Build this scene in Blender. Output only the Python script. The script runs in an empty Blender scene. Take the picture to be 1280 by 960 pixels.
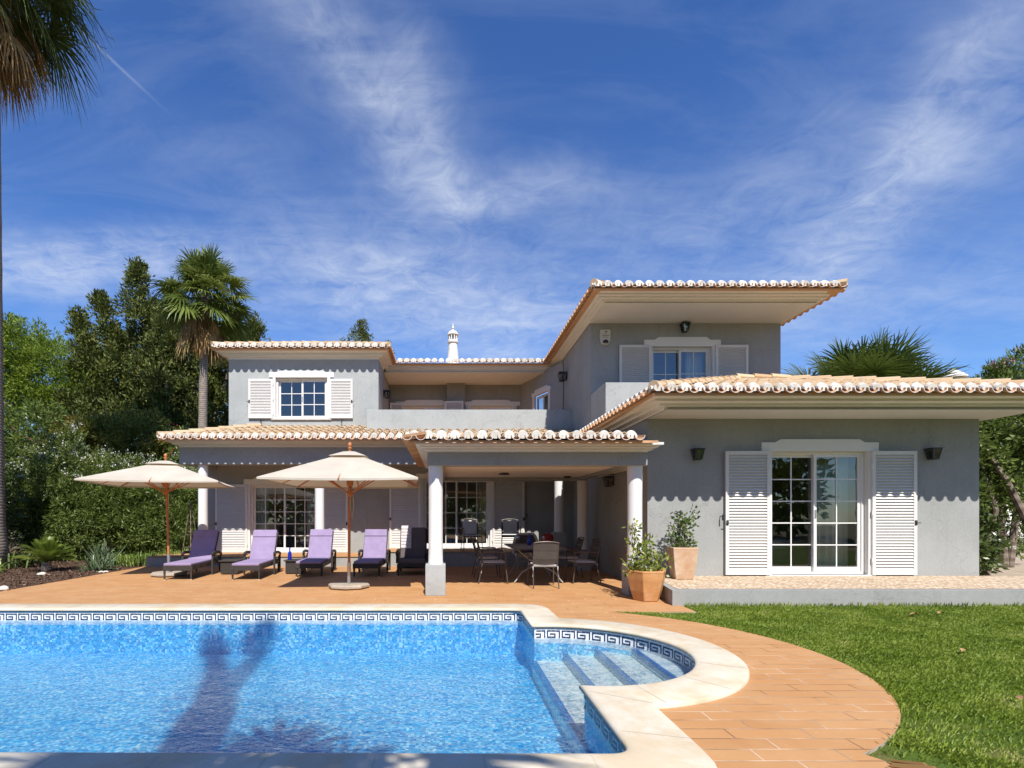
import bpy, bmesh, math, random
import numpy as np
from mathutils import Vector, Matrix
from mathutils.geometry import tessellate_polygon
R = math.radians
PI = math.pi
rng = np.random.default_rng(7)
random.seed(7)
scene = bpy.context.scene
C = scene.collection

# ------------------------------------------------------------------ node helpers
class NT:
    def __init__(s, tree):
        s.t = tree; s.n = tree.nodes; s.l = tree.links
    def add(s, typ, ins=None, **kw):
        nd = s.n.new(typ)
        for k, v in kw.items(): setattr(nd, k, v)
        if ins:
            for k, v in ins.items():
                sock = nd.inputs[k]
                if isinstance(v, bpy.types.NodeSocket): s.l.new(v, sock)
                else: sock.default_value = v
        return nd
    def math(s, op, a, b=0.0, c=None, clamp=False):
        d = {0: a, 1: b}
        if c is not None: d[2] = c
        return s.add('ShaderNodeMath', d, operation=op, use_clamp=clamp).outputs[0]
    def noise(s, vec, scale, detail=4, rough=.55, dist=0):
        return s.add('ShaderNodeTexNoise', {'Vector': vec, 'Scale': scale, 'Detail': detail, 'Roughness': rough, 'Distortion': dist})
    def ramp(s, fac, stops, interp='LINEAR'):
        r = s.add('ShaderNodeValToRGB', {'Fac': fac})
        cr = r.color_ramp; cr.interpolation = interp
        while len(cr.elements) < len(stops): cr.elements.new(.5)
        for e, (p, c) in zip(cr.elements, stops):
            e.position = p
            e.color = (c, c, c, 1) if isinstance(c, (int, float)) else (*c, 1)
        return r.outputs[0]
    def mix(s, fac, a, b, mode='MIX'):
        m = s.add('ShaderNodeMix', data_type='RGBA', blend_type=mode)
        for i, v in ((0, fac), (6, a), (7, b)):
            if isinstance(v, bpy.types.NodeSocket): s.l.new(v, m.inputs[i])
            elif i == 0: m.inputs[0].default_value = v
            else: m.inputs[i].default_value = (*v, 1) if len(v) == 3 else v
        return m.outputs[2]
    def mapping(s, vec, scale=(1, 1, 1), rot=(0, 0, 0), loc=(0, 0, 0)):
        return s.add('ShaderNodeMapping', {'Vector': vec, 'Scale': scale, 'Rotation': rot, 'Location': loc}).outputs[0]

def newmat(name):
    m = bpy.data.materials.new(name); m.use_nodes = True
    t = NT(m.node_tree); t.n.clear()
    t.out = t.add('ShaderNodeOutputMaterial')
    t.pos = t.add('ShaderNodeNewGeometry').outputs['Position']
    t.objc = t.add('ShaderNodeTexCoord').outputs['Object']
    return m, t
def finish(t, col, rough=.6, bump=None, bstr=.3, bdist=.01, spec=.5, metal=0, extra=None):
    p = t.add('ShaderNodeBsdfPrincipled')
    for k, v in (('Base Color', col), ('Roughness', rough), ('Metallic', metal), ('Specular IOR Level', spec)):
        if isinstance(v, bpy.types.NodeSocket): t.l.new(v, p.inputs[k])
        else: p.inputs[k].default_value = (*v, 1) if isinstance(v, tuple) else v
    if extra:
        for k, v in extra.items(): p.inputs[k].default_value = v
    if bump is not None:
        b = t.add('ShaderNodeBump', {'Height': bump, 'Strength': bstr, 'Distance': bdist})
        t.l.new(b.outputs[0], p.inputs['Normal'])
    t.l.new(p.outputs[0], t.out.inputs[0])
    return p
M = {}
def mat_simple(name, col, rough=.6, var=.12, vs=3.0, bscale=60, bstr=.15, spec=.4, metal=0, bdist=.004):
    m, t = newmat(name)
    n1 = t.noise(t.pos, vs, 5, .6); n2 = t.noise(t.pos, vs*11, 4, .6)
    f = t.math('ADD', t.math('MULTIPLY', n1.outputs[0], .65), t.math('MULTIPLY', n2.outputs[0], .35))
    lo = tuple(c*(1-var) for c in col); hi = tuple(min(1, c*(1+var)) for c in col)
    colr = t.ramp(f, [(.32, lo), (.68, hi)])
    b = t.noise(t.pos, bscale, 4, .6)
    finish(t, colr, rough, b.outputs[0], bstr, bdist, spec, metal)
    M[name] = m; return m

# stucco, with faint streaks and patches
def stucco(name, col, var=.09):
    m, t = newmat(name)
    n1 = t.noise(t.pos, 1.1, 6, .62); n2 = t.noise(t.mapping(t.pos, (5, 5, .7)), 1.6, 5, .6); n3 = t.noise(t.pos, 26, 3)
    f = t.math('ADD', t.math('ADD', t.math('MULTIPLY', n1.outputs[0], .5), t.math('MULTIPLY', n2.outputs[0], .14)), t.math('MULTIPLY', n3.outputs[0], .36))
    lo = tuple(c*(1-var) for c in col); hi = tuple(c*(1+var) for c in col)
    c = t.ramp(f, [(.35, lo), (.65, hi)])
    # faint runs and hairline cracks
    rn_ = t.noise(t.mapping(t.pos, (2.2, 2.2, .22)), 2.0, 6, .7).outputs[0]
    c = t.mix(t.ramp(rn_, [(.56, 0.0), (.74, .35)]), c, tuple(v*.78 for v in col))
    pt = t.noise(t.pos, .75, 3, .5, .8).outputs[0]
    c = t.mix(t.ramp(pt, [(.50, 0.0), (.53, .14), (.7, .05)]), c, tuple(min(1, v*1.25) for v in col))
    ck = t.add('ShaderNodeTexVoronoi', {'Vector': t.add('ShaderNodeVectorMath', {0: t.pos, 1: t.add('ShaderNodeVectorMath', {0: t.noise(t.pos, 2.5, 5).outputs['Color'], 3: .9}, operation='SCALE').outputs[0]}, operation='ADD').outputs[0], 'Scale': .42}, feature='DISTANCE_TO_EDGE').outputs['Distance']
    c = t.mix(t.ramp(ck, [(0, .55), (.0022, .35), (.0045, 0.0)]), c, tuple(v*.6 for v in col))
    # splash dirt near ground level
    z = t.add('ShaderNodeSeparateXYZ', {0: t.pos}).outputs[2]
    d = t.math('MULTIPLY', t.math('SUBTRACT', .42, z, clamp=True), t.noise(t.pos, 7, 5).outputs[0], clamp=True)
    c = t.mix(t.math('MULTIPLY', d, .9), c, (.27, .24, .19))
    b = t.math('ADD', t.noise(t.pos, 180, 3, .7).outputs[0], t.math('MULTIPLY', t.noise(t.pos, 7, 3).outputs[0], 1.2))
    finish(t, c, .9, b, .25, .006, .2)
    M[name] = m
stucco('wall_grey', (.292, .298, .292), .13)
stucco('wall_grey_pale', (.335, .348, .343), .14)
mat_simple('cornice', (.68, .66, .62), .8, .05, 1.5, 90, .05, .2)
mat_simple('soffit', (.60, .59, .57), .85, .05, 1.2, 90, .08, .2)
mat_simple('ceiling_paint', (.80, .74, .68), .85, .03, 1.2, 90, .08, .2)
mat_simple('white_paint', (.68, .67, .65), .45, .03, 2, 70, .06, .4)
m, t = newmat('mortar_cap')
n1 = t.noise(t.pos, 6, 6, .7).outputs[0]; at = t.add('ShaderNodeAttribute', attribute_name='rnd').outputs['Fac']
c = t.ramp(at, [(0, (.50, .47, .42)), (.5, (.64, .61, .56)), (1, (.71, .68, .63))])
c = t.mix(t.ramp(n1, [(.50, 0.0), (.68, .75)]), c, (.33, .27, .20))
finish(t, c, .9, t.noise(t.pos, 70, 4, .7).outputs[0], .5, .006, .15); M['mortar_cap'] = m
mat_simple('column_white', (.67, .67, .67), .7, .04, 2.5, 120, .15, .3)
mat_simple('shutter_white', (.62, .60, .575), .5, .04, 3, 70, .05, .4)
mat_simple('mortar_white', (.66, .63, .585), .85, .22, 9, 80, .3, .2)
mat_simple('iron', (.022, .022, .024), .5, .2, 20, 80, .1, .5)
mat_simple('iron_brown', (.075, .060, .052), .42, .2, 20, 80, .1, .5)
mat_simple('iron_grey', (.30, .285, .26), .4, .2, 20, 80, .05, .5)
mat_simple('steel', (.45, .46, .48), .35, .08, 6, 60, .03, .5, .8)
mat_simple('plastic_white', (.55, .53, .48), .5, .05, 6, 60, .03)
mat_simple('plastic_black', (.012, .012, .012), .35, .1, 6, 60, .03)
mat_simple('concrete', (.36, .31, .25), .9, .22, 7, 90, .4, .2)
mat_simple('teak', (.44, .16, .055), .45, .22, 4, 60, .1, .4)
mat_simple('room_wall', (.60, .55, .48), .9, .1, 1, 40, .05)
mat_simple('room_floor', (.32, .22, .15), .5, .15, 2, 40, .05)
mat_simple('bed_linen', (.66, .64, .60), .9, .05, 5, 30, .3)
mat_simple('curtain', (.80, .77, .71), .9, .08, 5, 90, .1)
mat_simple('rubber_tip', (.7, .66, .58), .6, .05)
mat_simple('red_fabric', (.36, .035, .03), .9, .15, 8, 200, .3)
mat_simple('towel', (.58, .53, .53), .95, .06, 14, 300, .8, .1, 0, .004)
mat_simple('rope', (.55, .42, .25), .9, .1, 30, 300, .3)
mat_simple('neighbour_wall', (.78, .74, .68), .9, .05, 1, 90, .1, .2)
mat_simple('stone_pale', (.55, .50, .43), .9, .2, 9, 60, .3)
mat_simple('dead_leaf', (.33, .19, .09), .8, .3, 30, 90, .2)

def fabric(name, col, var=.08, weave=900, bstr=.35):
    m, t = newmat(name)
    n = t.noise(t.pos, 5, 5, .6)
    lo = tuple(c*(1-var) for c in col); hi = tuple(min(1, c*(1+var)) for c in col)
    c = t.ramp(n.outputs[0], [(.35, lo), (.65, hi)])
    w = t.add('ShaderNodeTexWave', {'Vector': t.pos, 'Scale': weave/10, 'Distortion': 1.5, 'Detail': 2}, bands_direction='X')
    b = t.math('ADD', t.math('MULTIPLY', w.outputs[1], .3), t.noise(t.pos, 9, 3).outputs[0])
    finish(t, c, .95, b, bstr, .01, .15, 0, {'Sheen Weight': .04})
    M[name] = m
fabric('lavender', (.285, .225, .36))
fabric('lavender_dark', (.30, .22, .42))
fabric('charcoal_fabric', (.115, .095, .098))
fabric('pad_white', (.55, .53, .50))
fabric('sling', (.085, .075, .068))
# umbrella canvas lets some light through
m, t = newmat('canvas')
n = t.noise(t.pos, 2.2, 5)
c = t.ramp(n.outputs[0], [(.35, (.50, .46, .385)), (.65, (.57, .53, .45))])
b = t.add('ShaderNodeBump', {'Height': t.noise(t.pos, 6, 4).outputs[0], 'Strength': .35, 'Distance': .02})
d = t.add('ShaderNodeBsdfDiffuse', {'Color': c, 'Normal': b.outputs[0]}); tr = t.add('ShaderNodeBsdfTranslucent', {'Color': (.62, .47, .30, 1)})
mx = t.add('ShaderNodeMixShader', {0: .20, 1: d.outputs[0], 2: tr.outputs[0]})
t.l.new(mx.outputs[0], t.out.inputs[0]); M['canvas'] = m
# wicker
m, t = newmat('wicker')
w1 = t.add('ShaderNodeTexWave', {'Vector': t.pos, 'Scale': 22, 'Distortion': .6}, bands_direction='Z')
w2 = t.add('ShaderNodeTexWave', {'Vector': t.pos, 'Scale': 14, 'Distortion': .6}, bands_direction='X')
h = t.math('MULTIPLY', w1.outputs[1], w2.outputs[1])
c = t.ramp(h, [(0, (.028, .024, .021)), (1, (.085, .072, .062))])
finish(t, c, .5, h, .7, .01, .4); M['wicker'] = m
# terracotta roof tile, per-tile tone
def tile_mat(name, a, b2, d):
    m, t = newmat(name)
    at = t.add('ShaderNodeAttribute', attribute_name='rnd').outputs['Fac']
    base = t.ramp(at, [(0, a), (.5, b2), (1, d)])
    n = t.noise(t.pos, 9, 6, .7)
    c = t.mix(t.ramp(n.outputs[0], [(.45, 0.0), (.72, .6)]), base, (.50, .43, .34))
    c = t.mix(t.ramp(t.noise(t.pos, 3.3, 6, .7).outputs[0], [(.55, 0.0), (.75, .45)]), c, (.16, .12, .09))
    finish(t, c, .9, t.noise(t.pos, 70, 4, .7).outputs[0], .4, .006, .15)
    M[name] = m
tile_mat('roof_tile', (.50, .355, .21), (.57, .425, .265), (.46, .29, .16))
tile_mat('tile_under', (.50, .27, .13), (.56, .31, .16), (.46, .25, .12))
# terracotta pot
m, t = newmat('terracotta')
n = t.noise(t.pos, 4, 6, .65)
c = t.ramp(n.outputs[0], [(.3, (.42, .20, .075)), (.55, (.52, .27, .11)), (.75, (.58, .38, .23))])
finish(t, c, .85, t.noise(t.pos, 60, 4).outputs[0], .3, .006, .2); M['terracotta'] = m
m, t = newmat('terracotta_pale')
n = t.noise(t.pos, 5, 6, .65)
c = t.ramp(n.outputs[0], [(.3, (.44, .26, .15)), (.55, (.52, .36, .24)), (.75, (.58, .48, .38))])
finish(t, c, .9, t.noise(t.pos, 60, 4).outputs[0], .3, .006, .2); M['terracotta_pale'] = m
# clay deck paving
m, t = newmat('deck_tile')
br = t.add('ShaderNodeTexBrick', {'Vector': t.pos, 'Color1': (0, 0, 0, 1), 'Color2': (1, 1, 1, 1), 'Mortar': (.5, .5, .5, 1), 'Scale': 1.0,
     'Mortar Size': .0048, 'Mortar Smooth': .3, 'Bias': 0.0, 'Brick Width': .50, 'Row Height': .147})
br.offset = .37; br.offset_frequency = 2; br.squash = 1.0
tone = t.ramp(br.outputs[0], [(0, (.42, .208, .080)), (.35, (.45, .228, .09)), (.7, (.475, .246, .10)), (1, (.435, .23, .097))])
n = t.noise(t.pos, 1.6, 7, .65)
c = t.mix(t.ramp(n.outputs[0], [(.42, 0.0), (.7, .6)]), tone, (.50, .29, .135))
n2 = t.noise(t.mapping(t.pos, (1, 4, 1)), 5, 6, .7)
c = t.mix(t.ramp(n2.outputs[0], [(.6, 0.0), (.78, .4)]), c, (.36, .19, .10))
n3 = t.noise(t.pos, 38, 3, .7)
c = t.mix(t.ramp(n3.outputs[0], [(.63, 0.0), (.74, .45)]), c, (.68, .50, .34))
jn = t.noise(t.pos, 2.3, 3).outputs[0]
jc = t.mix(t.ramp(jn, [(.4, 0.0), (.6, 1.0)]), (.66, .50, .36), (.20, .115, .065))
c = t.mix(br.outputs['Fac'], c, jc)
bh = t.math('SUBTRACT', t.math('MULTIPLY', t.noise(t.pos, 25, 4).outputs[0], .25), br.outputs['Fac'])
finish(t, c, .72, bh, .9, .006, .3); M['deck_tile'] = m
# coping stone
m, t = newmat('coping')
n = t.noise(t.pos, 2.2, 7, .65); n2 = t.noise(t.pos, 9, 5, .6)
c = t.ramp(n.outputs[0], [(.30, (.48, .39, .26)), (.48, (.57, .505, .39)), (.7, (.62, .575, .48))])
c = t.mix(t.ramp(t.noise(t.pos, 1.1, 6, .72, .6).outputs[0], [(.50, 0.0), (.62, .55)]), c, (.52, .39, .23))
c = t.mix(t.ramp(n2.outputs[0], [(.6, 0.0), (.75, .4)]), c, (.45, .36, .25))
finish(t, c, .75, t.math('ADD', n2.outputs[0], t.noise(t.pos, 60, 4).outputs[0]), .3, .006, .3); M['coping'] = m
mat_simple('joint', (.50, .44, .34), .9, .1)
# pebble paving on the raised terrace
m, t = newmat('pebble')
v = t.add('ShaderNodeTexVoronoi', {'Vector': t.mapping(t.pos, (1, 1, 1), (0, 0, .7)), 'Scale': 17, 'Randomness': .75})
c = t.ramp(v.outputs['Color'], [(0, (.50, .39, .27)), (.5, (.62, .52, .39)), (1, (.70, .63, .53))])
ed = t.ramp(v.outputs['Distance'], [(.38, 0.0), (.62, 1.0)])
c = t.mix(ed, c, (.38, .27, .17))
wv = t.add('ShaderNodeTexWave', {'Vector': t.pos, 'Scale': .9, 'Distortion': 3.5, 'Detail': 2, 'Detail Scale': .8}, bands_direction='DIAGONAL', wave_profile='SIN')
c = t.mix(t.ramp(wv.outputs[1], [(.0, .45), (.25, 0.0)]), c, (.46, .30, .17))
finish(t, c, .8, t.math('MULTIPLY', v.outputs['Distance'], -1.0), .7, .01, .3); M['pebble'] = m
# mosaic for pool
def mosaic(name, stops, scale=40, grout=(.25, .45, .6)):
    m, t = newmat(name)
    vec = t.mapping(t.pos, (scale, scale, scale), (0, 0, 0), (.37, .41, .29))
    fl = t.add('ShaderNodeVectorMath', {0: vec}, operation='FLOOR').outputs[0]
    w = t.add('ShaderNodeTexWhiteNoise', {'Vector': fl}, noise_dimensions='3D').outputs['Value']
    big = t.noise(t.pos, 3.0, 5, .6).outputs[0]
    f = t.math('ADD', t.math('MULTIPLY', w, .8), t.math('MULTIPLY', big, .3))
    c = t.ramp(f, stops)
    finish(t, c, .25, None, 0, 0, .5); M[name] = m
mosaic('mosaic_blue', [(.12, (.010, .25, .62)), (.42, (.032, .43, .83)), (.72, (.12, .62, .92)), (.97, (.60, .93, .98))], 38)
mosaic('mosaic_pale', [(.15, (.46, .58, .54)), (.45, (.84, .90, .80)), (.8, (.92, .94, .86)), (.98, (.95, .96, .90))], 34)
mosaic('mosaic_top', [(.15, (.66, .74, .78)), (.5, (.80, .85, .85)), (.98, (.88, .92, .90))], 40)
mosaic('mosaic_edge', [(.2, (.01, .10, .36)), (.98, (.04, .22, .55))], 40)
mosaic('mosaic_white', [(.2, (.62, .66, .70)), (.98, (.84, .85, .85))], 50)
mosaic('mosaic_navy', [(.2, (.012, .022, .06)), (.98, (.035, .06, .13))], 50)
# water: partly transparent so the sun gets in, partly refracting so the floor shimmers, glossy by Fresnel
m, t = newmat('water')
w1 = t.noise(t.mapping(t.pos, (1, 1.5, 1)), 3.2, 3, .5, .5); w2 = t.noise(t.mapping(t.pos, (1, 1.6, 1), (0, 0, .4)), 11, 4, .6, .8)
w3 = t.noise(t.mapping(t.pos, (1, 1.3, 1), (0, 0, -.3)), 30, 3, .6, .6)
h = t.math('ADD', t.math('ADD', t.math('MULTIPLY', w1.outputs[0], 1.2), t.math('MULTIPLY', w2.outputs[0], .55)), t.math('MULTIPLY', w3.outputs[0], .16))
b = t.add('ShaderNodeBump', {'Height': h, 'Strength': 1.0, 'Distance': .07}).outputs[0]
# caustic light painted into the transparent tint: brighter and dimmer Voronoi cells
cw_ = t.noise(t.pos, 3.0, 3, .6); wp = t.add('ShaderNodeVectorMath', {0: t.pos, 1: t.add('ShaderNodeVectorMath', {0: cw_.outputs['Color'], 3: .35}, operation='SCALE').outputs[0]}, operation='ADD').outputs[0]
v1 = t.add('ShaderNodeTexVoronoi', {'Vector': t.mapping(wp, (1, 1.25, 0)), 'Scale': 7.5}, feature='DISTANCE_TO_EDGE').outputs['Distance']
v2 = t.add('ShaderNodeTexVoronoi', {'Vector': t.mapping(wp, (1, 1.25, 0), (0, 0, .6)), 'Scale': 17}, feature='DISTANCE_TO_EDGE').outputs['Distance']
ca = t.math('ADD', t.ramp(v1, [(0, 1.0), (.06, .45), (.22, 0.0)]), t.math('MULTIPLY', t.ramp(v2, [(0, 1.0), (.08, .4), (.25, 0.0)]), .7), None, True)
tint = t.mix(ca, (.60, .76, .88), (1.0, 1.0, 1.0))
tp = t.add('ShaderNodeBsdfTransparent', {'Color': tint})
rf = t.add('ShaderNodeBsdfRefraction', {'Color': (.72, .93, 1, 1), 'Roughness': 0.0, 'IOR': 1.33, 'Normal': b})
gl = t.add('ShaderNodeBsdfGlossy', {'Color': (1, 1, 1, 1), 'Roughness': .02, 'Normal': b})
fr = t.math('MULTIPLY', t.add('ShaderNodeFresnel', {'IOR': 1.33, 'Normal': b}).outputs[0], .62)
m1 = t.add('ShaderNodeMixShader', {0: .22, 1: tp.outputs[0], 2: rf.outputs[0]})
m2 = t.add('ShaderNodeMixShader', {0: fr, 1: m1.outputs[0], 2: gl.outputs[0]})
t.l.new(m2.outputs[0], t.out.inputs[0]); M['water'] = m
# window glass
def glassm(name, tint, base):
    m, t = newmat(name)
    tp = t.add('ShaderNodeBsdfTransparent', {'Color': (*tint, 1)}); gl = t.add('ShaderNodeBsdfGlossy', {'Roughness': .0})
    bb = t.add('ShaderNodeBump', {'Height': t.noise(t.pos, 1.2, 2).outputs[0], 'Strength': .05, 'Distance': .05}).outputs[0]
    t.l.new(bb, gl.inputs['Normal'])
    fr = t.add('ShaderNodeFresnel', {'IOR': 1.5}).outputs[0]
    f = t.math('ADD', t.math('MULTIPLY', fr, 1.15), base, clamp=True)
    mx = t.add('ShaderNodeMixShader', {0: f, 1: tp.outputs[0], 2: gl.outputs[0]})
    t.l.new(mx.outputs[0], t.out.inputs[0]); M[name] = m
glassm('glass', (.82, .85, .81), .10)
glassm('lamp_glass', (.8, .8, .78), .05)
m, t = newmat('blue_glass')
finish(t, (.01, .03, .42), .08, None, 0, 0, .6, 0, {'Transmission Weight': .25}); M['blue_glass'] = m
m, t = newmat('clear_glass')
tp = t.add('ShaderNodeBsdfTransparent', {'Color': (.9, .9, .9, 1)}); gl = t.add('ShaderNodeBsdfGlossy', {'Roughness': .02})
mx = t.add('ShaderNodeMixShader', {0: .25, 1: tp.outputs[0], 2: gl.outputs[0]}); t.l.new(mx.outputs[0], t.out.inputs[0]); M['clear_glass'] = m
# bark / soils
def bark(name, a, b2, ring=9.0):
    m, t = newmat(name)
    w = t.add('ShaderNodeTexWave', {'Vector': t.pos, 'Scale': ring, 'Distortion': 2.5, 'Detail': 4, 'Detail Scale': 3}, bands_direction='Z')
    n = t.noise(t.pos, 9, 5, .65)
    f = t.math('ADD', t.math('MULTIPLY', w.outputs[1], .35), t.math('MULTIPLY', n.outputs[0], .65))
    finish(t, t.ramp(f, [(.25, a), (.75, b2)]), .95, f, .8, .02, .1); M[name] = m
bark('palm_bark', (.13, .10, .08), (.34, .29, .24), 4.0)
bark('tree_bark', (.10, .075, .055), (.26, .21, .17), 1.5)
m, t = newmat('soil')
v = t.add('ShaderNodeTexVoronoi', {'Vector': t.pos, 'Scale': 22})
n = t.noise(t.pos, 2, 6, .7)
c = t.mix(t.ramp(n.outputs[0], [(.35, 0.0), (.7, 1.0)]), t.ramp(v.outputs['Color'], [(0, (.035, .020, .014)), (.6, (.10, .058, .038)), (1, (.19, .115, .075))]), (.10, .062, .04))
finish(t, c, .95, v.outputs['Distance'], .9, .03, .1); M['soil'] = m
m, t = newmat('chips')
at = t.add('ShaderNodeAttribute', attribute_name='rnd').outputs['Fac']
finish(t, t.ramp(at, [(0, (.03, .017, .012)), (.5, (.09, .05, .032)), (.85, (.16, .09, .06)), (1, (.30, .21, .15))]), .9, None); M['chips'] = m
m, t = newmat('ground_mat')
n = t.noise(t.pos, .5, 6, .7)
finish(t, t.ramp(n.outputs[0], [(.3, (.07, .085, .03)), (.55, (.15, .13, .07)), (.75, (.26, .21, .14))]), .95, t.noise(t.pos, 30, 4).outputs[0], .5, .02, .1); M['ground_mat'] = m
m, t = newmat('sand_path_mat')
n = t.noise(t.pos, 3, 6, .7)
finish(t, t.ramp(n.outputs[0], [(.3, (.30, .23, .17)), (.7, (.46, .38, .29))]), .95, t.noise(t.pos, 60, 4).outputs[0], .5, .01, .1); M['sand_path_mat'] = m
m, t = newmat('lawn_mat')
n = t.noise(t.pos, 2.2, 6, .7)
finish(t, t.ramp(n.outputs[0], [(.3, (.05, .09, .014)), (.52, (.085, .13, .02)), (.72, (.20, .16, .07))]), .95, t.noise(t.pos, 90, 3).outputs[0], .9, .02, .1); M['lawn_mat'] = m
# leaves
def leafm(name, stops, trans=.3, rough=.5, transcol=None, patch=None):
    m, t = newmat(name)
    at = t.add('ShaderNodeAttribute', attribute_name='rnd').outputs['Fac']
    if patch:
        pn = t.noise(t.pos, patch[0], 4, .6).outputs[0]
        at = t.math('ADD', t.math('MULTIPLY', at, 1-patch[1]), t.math('MULTIPLY', t.ramp(pn, [(.3, 0.0), (.7, 1.0)]), patch[1]))
    c = t.ramp(at, stops)
    p = t.add('ShaderNodeBsdfPrincipled', {'Base Color': c, 'Roughness': rough, 'Specular IOR Level': .35})
    tr = t.add('ShaderNodeBsdfTranslucent', {'Color': c})
    mx = t.add('ShaderNodeMixShader', {0: trans, 1: p.outputs[0], 2: tr.outputs[0]})
    t.l.new(mx.outputs[0], t.out.inputs[0]); M[name] = m
leafm('grass_blade', [(0, (.09, .15, .012)), (.4, (.18, .255, .022)), (.75, (.29, .36, .05)), (1, (.50, .45, .21))], .35, .5, None, (1.7, .6))
leafm('leaf_palm', [(0, (.055, .08, .015)), (.6, (.14, .185, .035)), (1, (.30, .32, .10))], .3, .35)
leafm('leaf_palm_dark', [(0, (.035, .05, .012)), (.6, (.085, .115, .03)), (1, (.21, .23, .08))], .25, .4)
leafm('leaf_dead', [(0, (.14, .075, .03)), (.6, (.30, .17, .06)), (1, (.46, .30, .13))], .2, .8)
leafm('leaf_cypress', [(0, (.035, .045, .010)), (.6, (.105, .13, .026)), (1, (.25, .25, .06))], .2, .6)
leafm('leaf_pine', [(0, (.07, .11, .012)), (.6, (.19, .27, .025)), (1, (.36, .42, .06))], .35, .6)
leafm('leaf_oleander', [(0, (.045, .07, .013)), (.6, (.14, .195, .04)), (1, (.31, .36, .11))], .35, .4)
leafm('leaf_mixed', [(0, (.07, .085, .016)), (.5, (.21, .22, .035)), (.85, (.33, .30, .06)), (1, (.36, .23, .09))], .35, .5)
leafm('leaf_dark', [(0, (.03, .045, .012)), (.6, (.085, .12, .03)), (1, (.20, .25, .08))], .3, .35)
leafm('leaf_cycad', [(0, (.09, .14, .02)), (.6, (.20, .27, .04)), (1, (.36, .36, .09))], .25, .35)
leafm('leaf_yucca', [(0, (.07, .12, .05)), (.6, (.15, .21, .10)), (1, (.36, .42, .28))], .2, .4)
leafm('leaf_lime', [(0, (.10, .15, .02)), (.6, (.24, .30, .05)), (1, (.46, .46, .12))], .35, .4)
leafm('leaf_pot', [(0, (.05, .10, .02)), (.6, (.11, .18, .04)), (1, (.24, .28, .10))], .3, .4)
leafm('leaf_daylily', [(0, (.11, .20, .03)), (.6, (.22, .33, .07)), (1, (.42, .42, .14))], .35, .4)
leafm('petal_white', [(0, (.7, .68, .62)), (1, (.85, .83, .8))], .3, .7)
leafm('petal_pink', [(0, (.45, .12, .20)), (1, (.68, .26, .36))], .3, .7)
leafm('petal_red', [(0, (.35, .05, .05)), (1, (.55, .12, .09))], .3, .7)
leafm('petal_dark', [(0, (.04, .008, .02)), (1, (.12, .02, .05))], .1, .7)

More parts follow.
